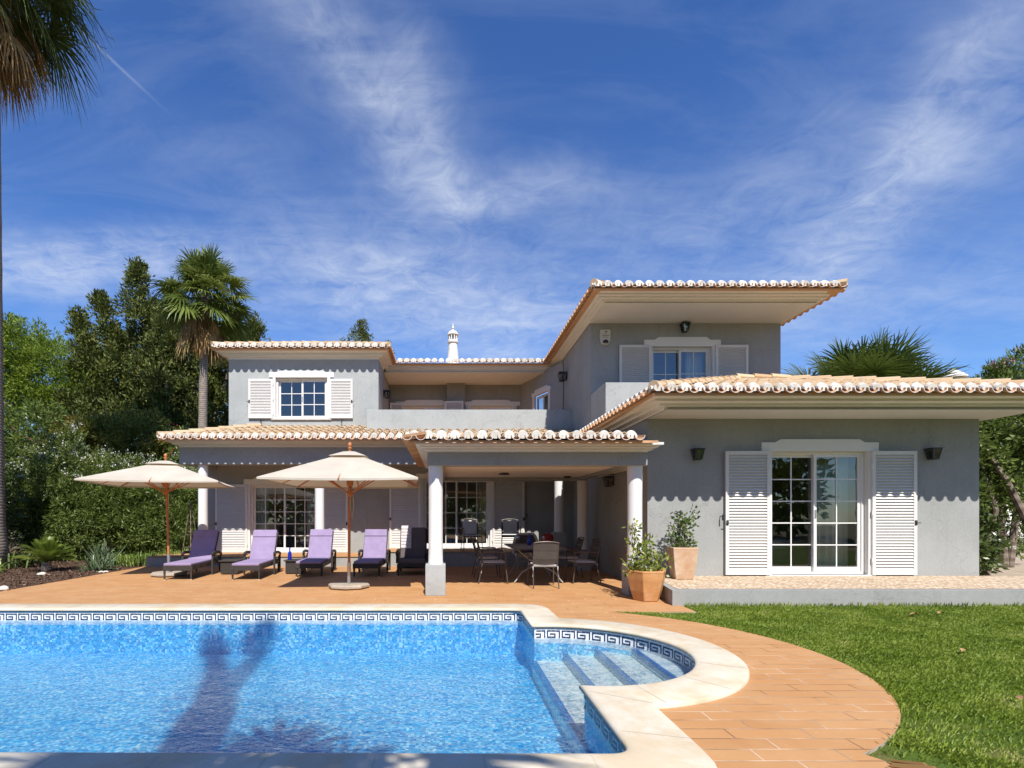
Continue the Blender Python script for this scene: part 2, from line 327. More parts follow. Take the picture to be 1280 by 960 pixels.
# ------------------------------------------------------------------ mesh helpers
class MB:
    def __init__(s): s.v = []; s.f = []; s.m = []; s.r = []; s.cr = 0.5
    def quad(s, pts, m=0):
        i = len(s.v); s.v += [tuple(p) for p in pts]; s.f.append(tuple(range(i, i+len(pts)))); s.m.append(m); s.r.append(s.cr)
    def box(s, x0, x1, y0, y1, z0, z1, m=0):
        i = len(s.v)
        s.v += [(x0, y0, z0), (x1, y0, z0), (x1, y1, z0), (x0, y1, z0), (x0, y0, z1), (x1, y0, z1), (x1, y1, z1), (x0, y1, z1)]
        for f in ((0, 3, 2, 1), (4, 5, 6, 7), (0, 1, 5, 4), (1, 2, 6, 5), (2, 3, 7, 6), (3, 0, 4, 7)):
            s.f.append(tuple(i+k for k in f)); s.m.append(m); s.r.append(s.cr)
    def rbox(s, c, size, rot=(0, 0, 0), m=0):
        from mathutils import Euler
        E = Euler(rot).to_matrix(); i = len(s.v); c = Vector(c)
        for dz in (-.5, .5):
            for dx, dy in ((-.5, -.5), (.5, -.5), (.5, .5), (-.5, .5)):
                s.v.append(tuple(c+E @ Vector((dx*size[0], dy*size[1], dz*size[2]))))
        for f in ((0, 3, 2, 1), (4, 5, 6, 7), (0, 1, 5, 4), (1, 2, 6, 5), (2, 3, 7, 6), (3, 0, 4, 7)):
            s.f.append(tuple(i+k for k in f)); s.m.append(m); s.r.append(s.cr)
    def tube(s, pts, r, n=8, m=0, cap=True):
        pts = [Vector(p) for p in pts]
        rs = r if isinstance(r, (list, tuple)) else [r]*len(pts)
        up = Vector((0, 0, 1)); rings = []
        prev = None
        for k, p in enumerate(pts):
            d = (pts[min(k+1, len(pts)-1)]-pts[max(k-1, 0)]).normalized()
            if prev is None:
                a = up.cross(d)
                if a.length < .05: a = Vector((1, 0, 0)).cross(d)
                a.normalize()
            else:
                a = (prev-d*prev.dot(d)).normalized()
            prev = a; b = d.cross(a); i = len(s.v)
            for j in range(n):
                t = 2*PI*j/n; s.v.append(tuple(p+(a*math.cos(t)+b*math.sin(t))*rs[k]))
            rings.append(i)
        for k in range(len(rings)-1):
            for j in range(n):
                a0, b0 = rings[k]+j, rings[k]+(j+1) % n; a1, b1 = rings[k+1]+j, rings[k+1]+(j+1) % n
                s.f.append((a0, b0, b1, a1)); s.m.append(m); s.r.append(s.cr)
        if cap:
            s.f.append(tuple(rings[0]+j for j in reversed(range(n)))); s.m.append(m); s.r.append(s.cr)
            s.f.append(tuple(rings[-1]+j for j in range(n))); s.m.append(m); s.r.append(s.cr)
    def lathe(s, c, prof, n=24, m=0):
        i0 = len(s.v)
        for r, z in prof:
            for j in range(n):
                t = 2*PI*j/n; s.v.append((c[0]+r*math.cos(t), c[1]+r*math.sin(t), c[2]+z))
        for k in range(len(prof)-1):
            for j in range(n):
                a0 = i0+k*n+j; b0 = i0+k*n+(j+1) % n
                s.f.append((a0, b0, b0+n, a0+n)); s.m.append(m); s.r.append(s.cr)
        s.f.append(tuple(i0+(len(prof)-1)*n+j for j in range(n))); s.m.append(m); s.r.append(s.cr)
        s.f.append(tuple(i0+j for j in reversed(range(n)))); s.m.append(m); s.r.append(s.cr)
    def build(s, name, mats, parent=None, smooth=False, bevel=0, loc=None, seg=2):
        me = bpy.data.meshes.new(name); me.from_pydata(s.v, [], s.f)
        if not isinstance(mats, (list, tuple)): mats = [mats]
        for x in mats: me.materials.append(M[x])
        me.polygons.foreach_set('material_index', s.m)
        at = me.attributes.new('rnd', 'FLOAT', 'FACE'); at.data.foreach_set('value', s.r)
        me.update()
        if smooth: me.shade_smooth() if hasattr(me, 'shade_smooth') else None
        o = bpy.data.objects.new(name, me); C.objects.link(o)
        if smooth == 'auto': me.set_sharp_from_angle(angle=R(40))
        if parent: o.parent = parent
        if loc: o.location = loc
        if bevel:
            b = o.modifiers.new('bevel', 'BEVEL'); b.width = bevel; b.segments = seg; b.limit_method = 'ANGLE'; b.angle_limit = R(40)
        return o
def tag(o, label, cat, group=None):
    o['label'] = label; o['category'] = cat
    if group: o['group'] = group
    return o
def struct(o, label=None, kind='structure'):
    o['kind'] = kind
    if label: o['label'] = label
    return o
def thing(name, label, cat, loc=(0, 0, 0), rz=0, group=None):
    o = bpy.data.objects.new(name, None); C.objects.link(o); o.location = loc; o.rotation_euler = (0, 0, rz)
    o.empty_display_size = .2
    return tag(o, label, cat, group)
def children(o): return [c for c in bpy.data.objects if c.parent == o]
def copy_tree(o, parent=None):
    c = o.copy(); C.objects.link(c)
    if parent: c.parent = parent
    for ch in children(o): copy_tree(ch, c)
    return c
def npmesh(name, V, F, mats, parent=None, rnd=None, mi=None, smooth=False):
    """V (n,3); F (k,4 or 3) array"""
    me = bpy.data.meshes.new(name); k = F.shape[1]
    me.vertices.add(len(V)); me.vertices.foreach_set('co', V.astype(np.float32).ravel())
    me.loops.add(F.size); me.loops.foreach_set('vertex_index', F.astype(np.int32).ravel())
    me.polygons.add(len(F)); me.polygons.foreach_set('loop_start', (np.arange(len(F))*k).astype(np.int32))
    try: me.polygons.foreach_set('loop_total', np.full(len(F), k, np.int32))
    except Exception: pass
    if not isinstance(mats, (list, tuple)): mats = [mats]
    for x in mats: me.materials.append(M[x])
    if mi is not None: me.polygons.foreach_set('material_index', mi.astype(np.int32))
    at = me.attributes.new('rnd', 'FLOAT', 'FACE')
    at.data.foreach_set('value', (rnd if rnd is not None else rng.random(len(F))).astype(np.float32))
    me.update(calc_edges=True)
    if smooth: me.shade_smooth()
    o = bpy.data.objects.new(name, me); C.objects.link(o)
    if parent: o.parent = parent
    return o
def unit(a): return a/np.maximum(np.linalg.norm(a, axis=-1, keepdims=True), 1e-9)
def leaves(P, D, length, width, fold=.25):
    """diamond leaves at P along direction D"""
    n = len(P); D = unit(D); up = unit(rng.normal(size=(n, 3))); S = unit(np.cross(D, up)); N = np.cross(S, D)
    L = (length*(.6+.7*rng.random(n)))[:, None]; W = (width*(.6+.7*rng.random(n)))[:, None]
    a = P; b = P+D*L*.45+S*W*.5+N*W*fold; c = P+D*L; d = P+D*L*.45-S*W*.5+N*W*fold
    V = np.stack([a, b, c, d], 1).reshape(-1, 3); F = np.arange(4*n).reshape(n, 4)
    return V, F
def poly_sheet(name, outer, z, mat, holes=(), parent=None):
    loops = [[Vector((x, y, 0)) for x, y in outer]]+[[Vector((x, y, 0)) for x, y in h] for h in holes]
    tris = tessellate_polygon(loops); flat = [p for l in loops for p in l]
    mb = MB(); mb.v = [(p.x, p.y, z) for p in flat]
    for tr in tris:
        a, b, c = [flat[i] for i in tr]
        if (b-a).cross(c-a).z < 0: tr = (tr[0], tr[2], tr[1])
        mb.f.append(tuple(tr)); mb.m.append(0); mb.r.append(.5)
    return mb.build(name, mat, parent)
def arc(cx, cy, r, a0, a1, n):
    return [(cx+r*math.cos(a0+(a1-a0)*i/n), cy+r*math.sin(a0+(a1-a0)*i/n)) for i in range(n+1)]
# ================================================================== GROUND, DECK, POOL
def rounded(pts, rads, n=6):
    """round the corners of a polygon; rads per vertex"""
    out = []
    for i, p in enumerate(pts):
        r = rads[i]
        if r == 0: out.append(p); continue
        a = Vector(pts[i-1]).to_2d() if False else Vector((*pts[i-1],)); b = Vector((*p,)); c = Vector((*pts[(i+1) % len(pts)],))
        d1 = (a-b).normalized(); d2 = (c-b).normalized()
        for k in range(n+1):
            t = k/n; p0 = b+d1*r; p2 = b+d2*r
            q = p0*(1-t)**2+b*2*t*(1-t)+p2*t*t
            out.append((q.x, q.y))
    return out
CX, CY = 1.27, 5.28
def ring(off):
    """pool outline, off = distance outward from the water's edge (clockwise from far left)"""
    xr = 1.10+off; yn = 2.93-off; yf = 7.55+off; Rr = 1.18+off; xl = -7.3-off
    dy = math.sqrt(Rr*Rr-(xr-CX)**2) if abs(xr-CX) < Rr else 0
    a = math.asin(dy/Rr); 
    if xr < CX: a = PI-a
    body = [(xl, yf), (xr, yf), (xr, CY+dy)]
    rr = .16+off*.75
    pts = rounded([(xl, yn), (xl, yf), (xr, yf), (xr, CY+dy)], [.1, .1, rr, 0])
    pts += [(CX+Rr*math.cos(t), CY+Rr*math.sin(t)) for t in np.linspace(a, -a, 41)][1:-1]
    pts += rounded([(xr, CY+dy), (xr, CY-dy), (xr, yn), (xl, yn)], [0, 0, rr, .1])[1:9]
    return pts
inner, outer = ring(0.0), ring(.40)
lip = ring(-.025)
big = [(-90, -60), (90, -60), (90, 160), (-90, 160)]
struct(poly_sheet('ground', big, -.05, 'ground_mat', [ring(.2)]))
# lawn
dk_arc = arc(1.3, 5.23, 2.48, R(-62.5), R(62.5), 40)
lawn_poly = [(2.3, -6), (16, -6), (16, 8.05), (3.45, 8.05), (3.45, 7.40), (2.3, 7.40), (2.35, 7.30)]+arc(1.3, 5.23, 2.44, R(60), R(-60), 30)+[(2.3, 2.9)]
struct(poly_sheet('lawn', lawn_poly, -.022, 'lawn_mat'))
deck_poly = [(-8.05, -4), (2.35, -4), (2.62, 1.2), (2.62, 2.75)]+dk_arc+[(3.62, 7.46), (3.64, 7.985), (3.50, 7.985), (3.87, 9.7), (3.87, 14.3), (-8.25, 14.3), (-8.22, 13.0)]
deck = struct(poly_sheet('deck', deck_poly, 0.0, 'deck_tile', [ring(.2)]))
# deck edge
mb = MB()
ed = deck_poly[2:]+[]
for i in range(2, 2+1+len(dk_arc)+3):
    a, b = deck_poly[i], deck_poly[i+1]
    mb.quad([(a[0], a[1], -.06), (b[0], b[1], -.06), (b[0], b[1], 0), (a[0], a[1], 0)])
struct(mb.build('deck_edge', 'concrete'))
# planting bed
bed = [(-8.05, 5), (-8.22, 13.0), (-8.25, 14.1), (-8.2, 22), (-24, 22), (-24, 5)]
struct(poly_sheet('planting_bed', bed, -.008, 'soil'))
n = 9000
P = np.stack([rng.uniform(-17, -8.15, n), 9+7*rng.random(n)**1.0, np.zeros(n)], 1)
P = P[P[:, 0] < -8.1-.02*(P[:, 1]-5)]
n = len(P); Dv = rng.normal(size=(n, 3)); Dv[:, 2] = .25*abs(Dv[:, 2])
P[:, 2] = .002+.012*rng.random(n)
V, F = leaves(P, Dv, .055, .03, .5)
struct(npmesh('bark_chips', V, F, 'chips'), 'dark brown bark chips spread over the planting bed', 'stuff')
# sandy path right of the house
struct(poly_sheet('sand_path', [(10.4, 9.5), (30, 9.0), (30, 24), (10.6, 16)], -.012, 'sand_path_mat'))

# pool shell
WZ = -.14; PD = -.62
mb = MB()
def wallstrip(mb, pts, z0, z1, m=0, closed=True):
    k = len(pts)
    for i in range(k if closed else k-1):
        a, b = pts[i], pts[(i+1) % k]
        mb.quad([(a[0], a[1], z0), (b[0], b[1], z0), (b[0], b[1], z1), (a[0], a[1], z1)], m)
wallstrip(mb, inner, PD, -.20)
wallstrip(mb, inner, -.20, .0, 1)
struct(mb.build('pool_wall', ['mosaic_blue', 'mosaic_white'], smooth=False))
struct(poly_sheet('pool_floor', inner, PD, 'mosaic_blue'))
struct(poly_sheet('pool_water', ring(-.001), WZ, 'water'))
# steps in the rounded end
def clip_right(pts, xe):
    out = []
    for i, p in enumerate(pts):
        q = pts[(i+1) % len(pts)]
        if p[0] >= xe: out.append(p)
        if (p[0] >= xe) != (q[0] >= xe):
            t = (xe-p[0])/(q[0]-p[0]); out.append((xe, p[1]+t*(q[1]-p[1])))
    return out
seg = [p for p in ring(-.003)]
for k, (xe, zt, mt) in enumerate(((2.17, -.165, 'mosaic_top'), (1.82, -.25, 'mosaic_pale'), (1.46, -.33, 'mosaic_pale'), (1.075, -.42, 'mosaic_pale'))):
    poly = clip_right([p for p in seg if p[1] > 3.3 or True], xe)
    if xe < 1.1:
        poly = [p for p in poly if 3.75 < p[1] < 6.5]
        poly = [(xe, 3.75), (xe, 6.44)]+[p for p in poly if p[0] > xe+.001]+[(1.096, 3.75)]
    poly_sheet_o = poly_sheet('pool_step', poly, zt, mt); struct(poly_sheet_o)
    ys = [p[1] for p in poly if abs(p[0]-xe) < 1e-4]
    mb = MB(); y0, y1 = min(ys), max(ys)
    mb.quad([(xe, y0, PD), (xe, y1, PD), (xe, y1, zt), (xe, y0, zt)], 0)
    mb.quad([(xe-.004, y0, zt-.06), (xe-.004, y1, zt-.06), (xe-.004, y1, zt+.004), (xe-.004, y0, zt+.004)], 1)
    mb.quad([(xe-.004, y0, zt+.004), (xe-.004, y1, zt+.004), (xe+.05, y1, zt+.004), (xe+.05, y0, zt+.004)], 1)
    if xe < 1.1: mb.quad([(xe, 3.75, PD), (xe, 3.75, zt), (1.097, 3.75, zt), (1.097, 3.75, PD)], 0)
    struct(mb.build('pool_step_riser', ['mosaic_pale', 'mosaic_edge']))
# greek key mosaic band under the coping
key = ["#########.", "#.......#.", "#.#####.#.", "#.#...#.#.", "#.#.#.#.#.", "..#.###.#."]
key = [".........." , "#########.", "#.......#.", "#.####..#.", "#....#..#.", "######..#."]
mb = MB(); band = ring(-.004); per = [0]
for i in range(len(band)):
    a, b = band[i], band[(i+1) % len(band)]; per.append(per[-1]+math.dist(a, b))
def at_s(s):
    s = s % per[-1]
    k = int(np.searchsorted(per, s, side='right'))-1; k = min(k, len(band)-1)
    a, b = band[k], band[(k+1) % len(band)]; t = (s-per[k])/max(per[k+1]-per[k], 1e-6)
    return a[0]+(b[0]-a[0])*t, a[1]+(b[1]-a[1])*t
U = .182; nU = int(per[-1]/U); U = per[-1]/nU; cw = U/10; ch = .0195
for u in range(nU):
    for r, row in enumerate(key):
        c = 0
        while c < 10:
            if row[c] == '#':
                e = c
                while e < 10 and row[e] == '#' and e-c < 3: e += 1
                (xa, ya), (xb, yb) = at_s(u*U+c*cw+.001), at_s(u*U+e*cw-.0015)
                zt = -.018-r*ch
                mb.quad([(xa, ya, zt-ch+.0015), (xb, yb, zt-ch+.0015), (xb, yb, zt), (xa, ya, zt)])
                c = e
            else: c += 1
for k in range(nU*4):
    (xa, ya), (xb, yb) = at_s(k*U/4+.0015), at_s((k+1)*U/4-.0015)
    mb.quad([(xa, ya, -.013), (xb, yb, -.013), (xb, yb, -.004), (xa, ya, -.004)])
struct(mb.build('pool_mosaic_border', 'mosaic_navy'))
# coping: ring with rounded nose
mb = MB()
prof = [(-.0, -.002), (-.025, -.001), (-.034, .008), (-.034, .022), (-.026, .034), (-.012, .040), (.02, .042), (.385, .038), (.398, .030), (.40, .001)]
rings = [ring(o) for o, z in prof]; N = min(len(r) for r in rings)
assert all(len(r) == N for r in rings), [len(r) for r in rings]
for (o, z), r in zip(prof, rings): mb.v += [(x, y, z) for x, y in r]
for k in range(len(prof)-1):
    for i in range(N):
        j = (i+1) % N; mb.f.append((k*N+i, k*N+j, (k+1)*N+j, (k+1)*N+i)); mb.m.append(0); mb.r.append(.5)
o = mb.build('pool_coping', 'coping', smooth=True)
struct(o, 'cream stone coping with rounded nose all round the pool edge')
bm = bmesh.new(); bm.from_mesh(o.data); bmesh.ops.recalc_face_normals(bm, faces=bm.faces); bm.to_mesh(o.data); bm.free()
# coping joints: thin mortar lines, sitting 1.5 mm proud
mb = MB(); ro, ri = ring(.399), ring(-.02)
def closest(pts, p): return min(range(len(pts)), key=lambda i: math.dist(pts[i], p))
def joint(a, b, w=.0035):
    d = Vector((b[0]-a[0], b[1]-a[1], 0)).normalized(); nrm = Vector((-d.y, d.x, 0))*w
    mb.quad([(a[0]-nrm.x, a[1]-nrm.y, .0435), (b[0]-nrm.x, b[1]-nrm.y, .040), (b[0]+nrm.x, b[1]+nrm.y, .040), (a[0]+nrm.x, a[1]+nrm.y, .0435)])
for x in np.arange(-6.8, .8, .61): joint((x, 7.56), (x, 7.94)); joint((x+.3, 2.92), (x+.3, 2.54))
for a in np.linspace(R(78), R(-78), 7): joint((CX+1.19*math.cos(a), CY+1.19*math.sin(a)), (CX+1.57*math.cos(a), CY+1.57*math.sin(a)))
joint((1.11, 3.25), (1.49, 3.15)); joint((1.11, 3.98), (1.5, 3.74)); joint((1.11, 6.9), (1.49, 6.98))
struct(mb.build('coping_joints', 'joint'))

# raised terraces
mb = MB()
pl = [(3.50, 7.99), (13.5, 7.99), (13.5, 9.88), (3.86, 9.88)]
for i in range(4):
    a, b = pl[i], pl[(i+1) % 4]; mb.quad([(a[0], a[1], -.04), (b[0], b[1], -.04), (b[0], b[1], .236), (a[0], a[1], .236)])
mb.quad([(*p, .236) for p in pl], 0)
struct(mb.build('terrace_plinth', 'wall_grey', bevel=.008))
struct(poly_sheet('terrace_pebbles', [(3.62, 8.12), (13.4, 8.12), (13.4, 9.875), (3.97, 9.875)], .241, 'pebble'))
mb = MB()
mb.box(-8.2, -2.15, 14.1, 15.64, -.03, .262); mb.box(-2.15, 3.84, 14.1, 15.64, -.03, .39)
struct(mb.build('terrace_step', 'wall_grey'))
struct(poly_sheet('terrace_floor', [(-8.22, 14.07), (-2.15, 14.07), (-2.15, 15.64), (-8.22, 15.64)], .266, 'deck_tile'))
struct(poly_sheet('terrace_floor', [(-2.15, 14.07), (3.845, 14.07), (3.845, 15.64), (-2.15, 15.64)], .394, 'deck_tile'))

# ================================================================== HOUSE
H = thing('house', 'grey two storey villa with white shutters and clay tiled roofs behind the pool', 'house', (0, 9.88, 0))
HB = Matrix.Translation((0, -9.88, 0))
def hp(o):
    o.parent = H; o.matrix_parent_inverse = HB; return o
def hpart(name, mb, mats, **k): return hp(mb.build(name, mats, **k))

def wall_x(mb, x0, x1, z0, z1, y, th, holes=(), m=0):
    """wall whose outer face looks along -Y at y, with rectangular holes (x0,x1,z0,z1)"""
    xs = sorted({x0, x1, *[h[0] for h in holes], *[h[1] for h in holes]}); zs = sorted({z0, z1, *[h[2] for h in holes], *[h[3] for h in holes]})
    def solid(i, k):
        cx = (xs[i]+xs[i+1])/2; cz = (zs[k]+zs[k+1])/2
        return not any(h[0] < cx < h[1] and h[2] < cz < h[3] for h in holes)
    for i in range(len(xs)-1):
        for k in range(len(zs)-1):
            if solid(i, k):
                mb.quad([(xs[i], y, zs[k]), (xs[i+1], y, zs[k]), (xs[i+1], y, zs[k+1]), (xs[i], y, zs[k+1])], m)
                mb.quad([(xs[i], y+th, zs[k+1]), (xs[i+1], y+th, zs[k+1]), (xs[i+1], y+th, zs[k]), (xs[i], y+th, zs[k])], m)
    for (a, b, c, d) in holes:
        mb.quad([(a, y, c), (a, y, d), (a, y+th, d), (a, y+th, c)], m); mb.quad([(b, y, c), (b, y+th, c), (b, y+th, d), (b, y, d)], m)
        mb.quad([(a, y, d), (b, y, d), (b, y+th, d), (a, y+th, d)], m); mb.quad([(a, y, c), (a, y+th, c), (b, y+th, c), (b, y, c)], m)
    mb.quad([(x0, y, z0), (x0, y, z1), (x0, y+th, z1), (x0, y+th, z0)], m); mb.quad([(x1, y, z0), (x1, y+th, z0), (x1, y+th, z1), (x1, y, z1)], m)
    mb.quad([(x0, y, z1), (x1, y, z1), (x1, y+th, z1), (x0, y+th, z1)], m)

TH = .26
# right wing (single storey)
D_R = (6.21, 8.06, .26, 2.63)           # garden door opening
mb = MB(); wall_x(mb, 3.85, 10.2, -.04, 3.24, 9.88, TH, [D_R]); hpart('wall', mb, 'wall_grey')
mb = MB(); mb.box(3.85, 4.1, 10.14, 20, -.04, 3.3); hpart('wall', mb, 'wall_grey')
mb = MB(); mb.box(9.95, 10.2, 10.14, 20, -.04, 3.24); hpart('wall', mb, 'wall_grey')
# left block, ground floor and upper floor
D_L = (-5.95, -3.92, .27, 2.34); D_M = (-.72, 1.33, .40, 2.52)
mb = MB(); wall_x(mb, -7.42, 3.85, 0, 3.3, 15.65, TH, [D_L, D_M]); hpart('wall', mb, 'wall_grey')
mb = MB(); mb.box(-7.42, -7.16, 15.92, 24, 0, 3.3); hpart('wall', mb, 'wall_grey')
W_L = (-5.18, -3.60, 4.34, 5.58)
mb = MB(); wall_x(mb, -6.60, -2.06, 3.3, 6.22, 15.65, TH, [W_L]); hpart('wall', mb, 'wall_grey_pale')
mb = MB(); mb.box(-6.60, -6.34, 15.92, 24, 3.3, 6.22); hpart('wall', mb, 'wall_grey_pale')
mb = MB(); mb.box(-2.32, -2.06, 15.92, 19.0, 3.3, 6.22); hpart('wall', mb, 'wall_grey_pale')
# balcony: parapet, floor, back wall with two doors, angled wall with a window
mb = MB(); mb.box(-2.30, 3.70, 14.9, 15.1, 3.62, 4.45); hpart('parapet', mb, 'wall_grey_pale', bevel=.012)
mb = MB(); mb.box(-2.29, 3.60, 15.11, 18.85, 3.45, 3.55); hpart('balcony_floor', mb, 'deck_tile')
D_BL = (-1.55, -.05, 3.56, 5.35); D_BR = (.85, 2.35, 3.56, 5.35)
mb = MB(); wall_x(mb, -2.05, 2.70, 3.55, 6.15, 18.6, .26, [D_BL, D_BR]); hpart('wall', mb, 'wall_grey')
mb = MB(); mb.box(.02, .66, 18.35, 18.59, 3.55, 6.14); hpart('pillar', mb, 'wall_grey')
# tower: right hand upper storey
XT = 3.62; YT = 12.97
D_T = (5.16, 6.68, 3.75, 5.64)
mb = MB(); wall_x(mb, XT, 8.40, 3.3, 6.24, YT, TH, [D_T]); hpart('wall', mb, 'wall_grey')
mb = MB(); mb.box(XT, XT+.25, 13.24, 16.3, 3.3, 6.24); hpart('wall', mb, 'wall_grey')
mb = MB(); mb.box(8.14, 8.40, 13.24, 20, 3.3, 6.24); hpart('wall', mb, 'wall_grey')
mb = MB(); mb.box(XT, 8.39, 11.73, 11.93, 3.2, 4.42); mb.box(XT, XT+.2, 11.93, 12.96, 3.2, 4.42); mb.box(8.19, 8.39, 11.93, 12.96, 3.2, 4.42)
hpart('parapet', mb, 'wall_grey_pale', bevel=.01)
# angled wall between tower and balcony back wall: p=(2.68,18.6) -> q=(3.62,16.3)
pa, qa = Vector((2.68, 18.6, 0)), Vector((3.60, 15.9, 0)); dd = (qa-pa).normalized(); nn = Vector((dd.y, -dd.x, 0)); nn = -nn if nn.x > 0 else nn
La = (qa-pa).length; s0, s1 = 1.05, 1.98; zb, zt = 3.75, 5.42
mb = MB()
def aq(sa, sb, za, zb_, off=0, m=0):
    a = pa+dd*sa+nn*off; b = pa+dd*sb+nn*off
    mb.quad([(a.x, a.y, za), (b.x, b.y, za), (b.x, b.y, zb_), (a.x, a.y, zb_)], m)
aq(0, s0, 3.55, 6.15); aq(s1, La, 3.55, 6.15); aq(s0, s1, zt, 6.15); aq(s0, s1, 3.55, zb)
hpart('wall', mb, 'wall_grey')
def abox(mb, sa, sb, za, zb_, o0, o1, m=0):
    ps = [pa+dd*sa+nn*o0, pa+dd*sb+nn*o0, pa+dd*sb+nn*o1, pa+dd*sa+nn*o1]; i = len(mb.v)
    mb.v += [(p.x, p.y, za) for p in ps]+[(p.x, p.y, zb_) for p in ps]
    for f in ((0, 3, 2, 1), (4, 5, 6, 7), (0, 1, 5, 4), (1, 2, 6, 5), (2, 3, 7, 6), (3, 0, 4, 7)):
        mb.f.append(tuple(i+k for k in f)); mb.m.append(m); mb.r.append(.5)
mb = MB()
abox(mb, s0-.12, s0, zb, zt+.02, -.05, .035); abox(mb, s1, s1+.12, zb, zt+.02, -.05, .035); abox(mb, s0-.16, s1+.16, zt+.02, zt+.15, -.05, .045); abox(mb, s0+.05, s1-.05, zt+.15, zt+.22, -.05, .045)
hpart('window_surround', mb, 'white_paint', bevel=.006)
mb = MB()
for a in (s0, (s0+s1)/2-.04, s1-.07): abox(mb, a, a+.07, zb, zt, -.12, -.07)
abox(mb, s0+.07, s1-.07, zt-.07, zt, -.12, -.07)
wf = hpart('window', mb, 'white_paint')
mb = MB(); aq(s0+.07, s1-.07, zb, zt-.07, -.1); mb.build('glass', 'glass', wf)
mb = MB(); aq(s0-.3, s1+.3, zb, zt+.2, -.5); hpart('room', mb, 'room_wall')

# ---------------- glazed openings
def slider(x0, x1, z0, z1, y, cols, rows, name='sliding_door', front=1, sill=True, lastrow=None, kick=.10, st=.055):
    """white sliding door or window set 9 cm into the wall; two leaves, the 'front' one 5 cm nearer"""
    yy = y+.10; xm = (x0+x1)/2
    mb = MB(); f = .055
    mb.box(x0, x0+f, yy-.03, yy+.13, z0, z1); mb.box(x1-f, x1, yy-.03, yy+.13, z0, z1); mb.box(x0+f, x1-f, yy-.03, yy+.13, z1-f, z1); mb.box(x0+f, x1-f, yy-.03, yy+.13, z0, z0+.04)
    hpart(name.split('_')[-1]+'_frame' if 'door' in name else 'window_frame', mb, 'white_paint', bevel=.004)
    for k in (0, 1):
        a, b = (x0+f, xm+.03) if k == 0 else (xm-.03, x1-f)
        yb = yy-.0 if k == front else yy+.06
        mb = MB(); s = st
        za, zb2 = z0+.04, z1-f
        mb.box(a, a+s, yb, yb+.045, za, zb2); mb.box(b-s, b, yb, yb+.045, za, zb2)
        mb.box(a+s, b-s, yb, yb+.045, zb2-s, zb2); mb.box(a+s, b-s, yb, yb+.045, za, za+kick)
        ga, gb, gz0, gz1 = a+s, b-s, za+kick, zb2-s
        bw = .011
        for c in range(1, cols):
            x = ga+(gb-ga)*c/cols; mb.box(x-bw, x+bw, yb+.012, yb+.032, gz0, gz1)
        for r in range(1, rows):
            z = gz0+(gz1-gz0)*r/rows
            for c in range(cols):
                xa = ga+(gb-ga)*c/cols+(bw if c else 0); xb = ga+(gb-ga)*(c+1)/cols-(bw if c < cols-1 else 0)
                mb.box(xa, xb, yb+.0125, yb+.0315, z-bw, z+bw)
        leaf = hpart(name+'_leaf' if False else name, mb, 'white_paint')
        g = MB(); g.quad([(ga, yb+.022, gz0), (gb, yb+.022, gz0), (gb, yb+.022, gz1), (ga, yb+.022, gz1)]); g.build('glass', 'glass', leaf)
        if k == front:
            hm = MB(); hx = a+s/2 if front == 1 else b-s/2; hm.box(hx-.012, hx+.012, yb-.018, yb, (z0+z1)/2-.1, (z0+z1)/2+.06); hm.build('handle', 'steel', leaf)
    if sill:
        mb = MB(); mb.box(x0-.12, x1+.12, y-.06, y+.07, z0-.05, z0); hpart('sill', mb, 'mortar_white', bevel=.005)
def surround(x0, x1, z1, y, zb, ext=.19, h=.17, rise=.06, jamb=True, inset=.30):
    mb = MB(); j = .075
    w = (x1-x0)+2*ext; a, b = x0-ext, x1+ext
    # stepped header outline
    pts = [(a, z1-.005), (b, z1-.005), (b, z1+h), (b-inset+.04, z1+h), (b-inset, z1+h+rise*.35), (b-inset-.06, z1+h+rise), (a+inset+.06, z1+h+rise), (a+inset, z1+h+rise*.35), (a+inset-.04, z1+h), (a, z1+h)]
    n = len(pts); i = len(mb.v)
    mb.v += [(x, y-.035, z) for x, z in pts]+[(x, y+.05, z) for x, z in pts]
    mb.f.append(tuple(i+k for k in range(n))); mb.m.append(0); mb.r.append(.5)
    for k in range(n): mb.f.append((i+k, i+n+k, i+n+(k+1) % n, i+(k+1) % n)); mb.m.append(0); mb.r.append(.5)
    if jamb:
        mb.box(x0-j, x0+.005, y-.032, y+.065, zb, z1-.006); mb.box(x1-.005, x1+j, y-.032, y+.065, zb, z1-.006)
    return hpart('surround', mb, 'white_paint')
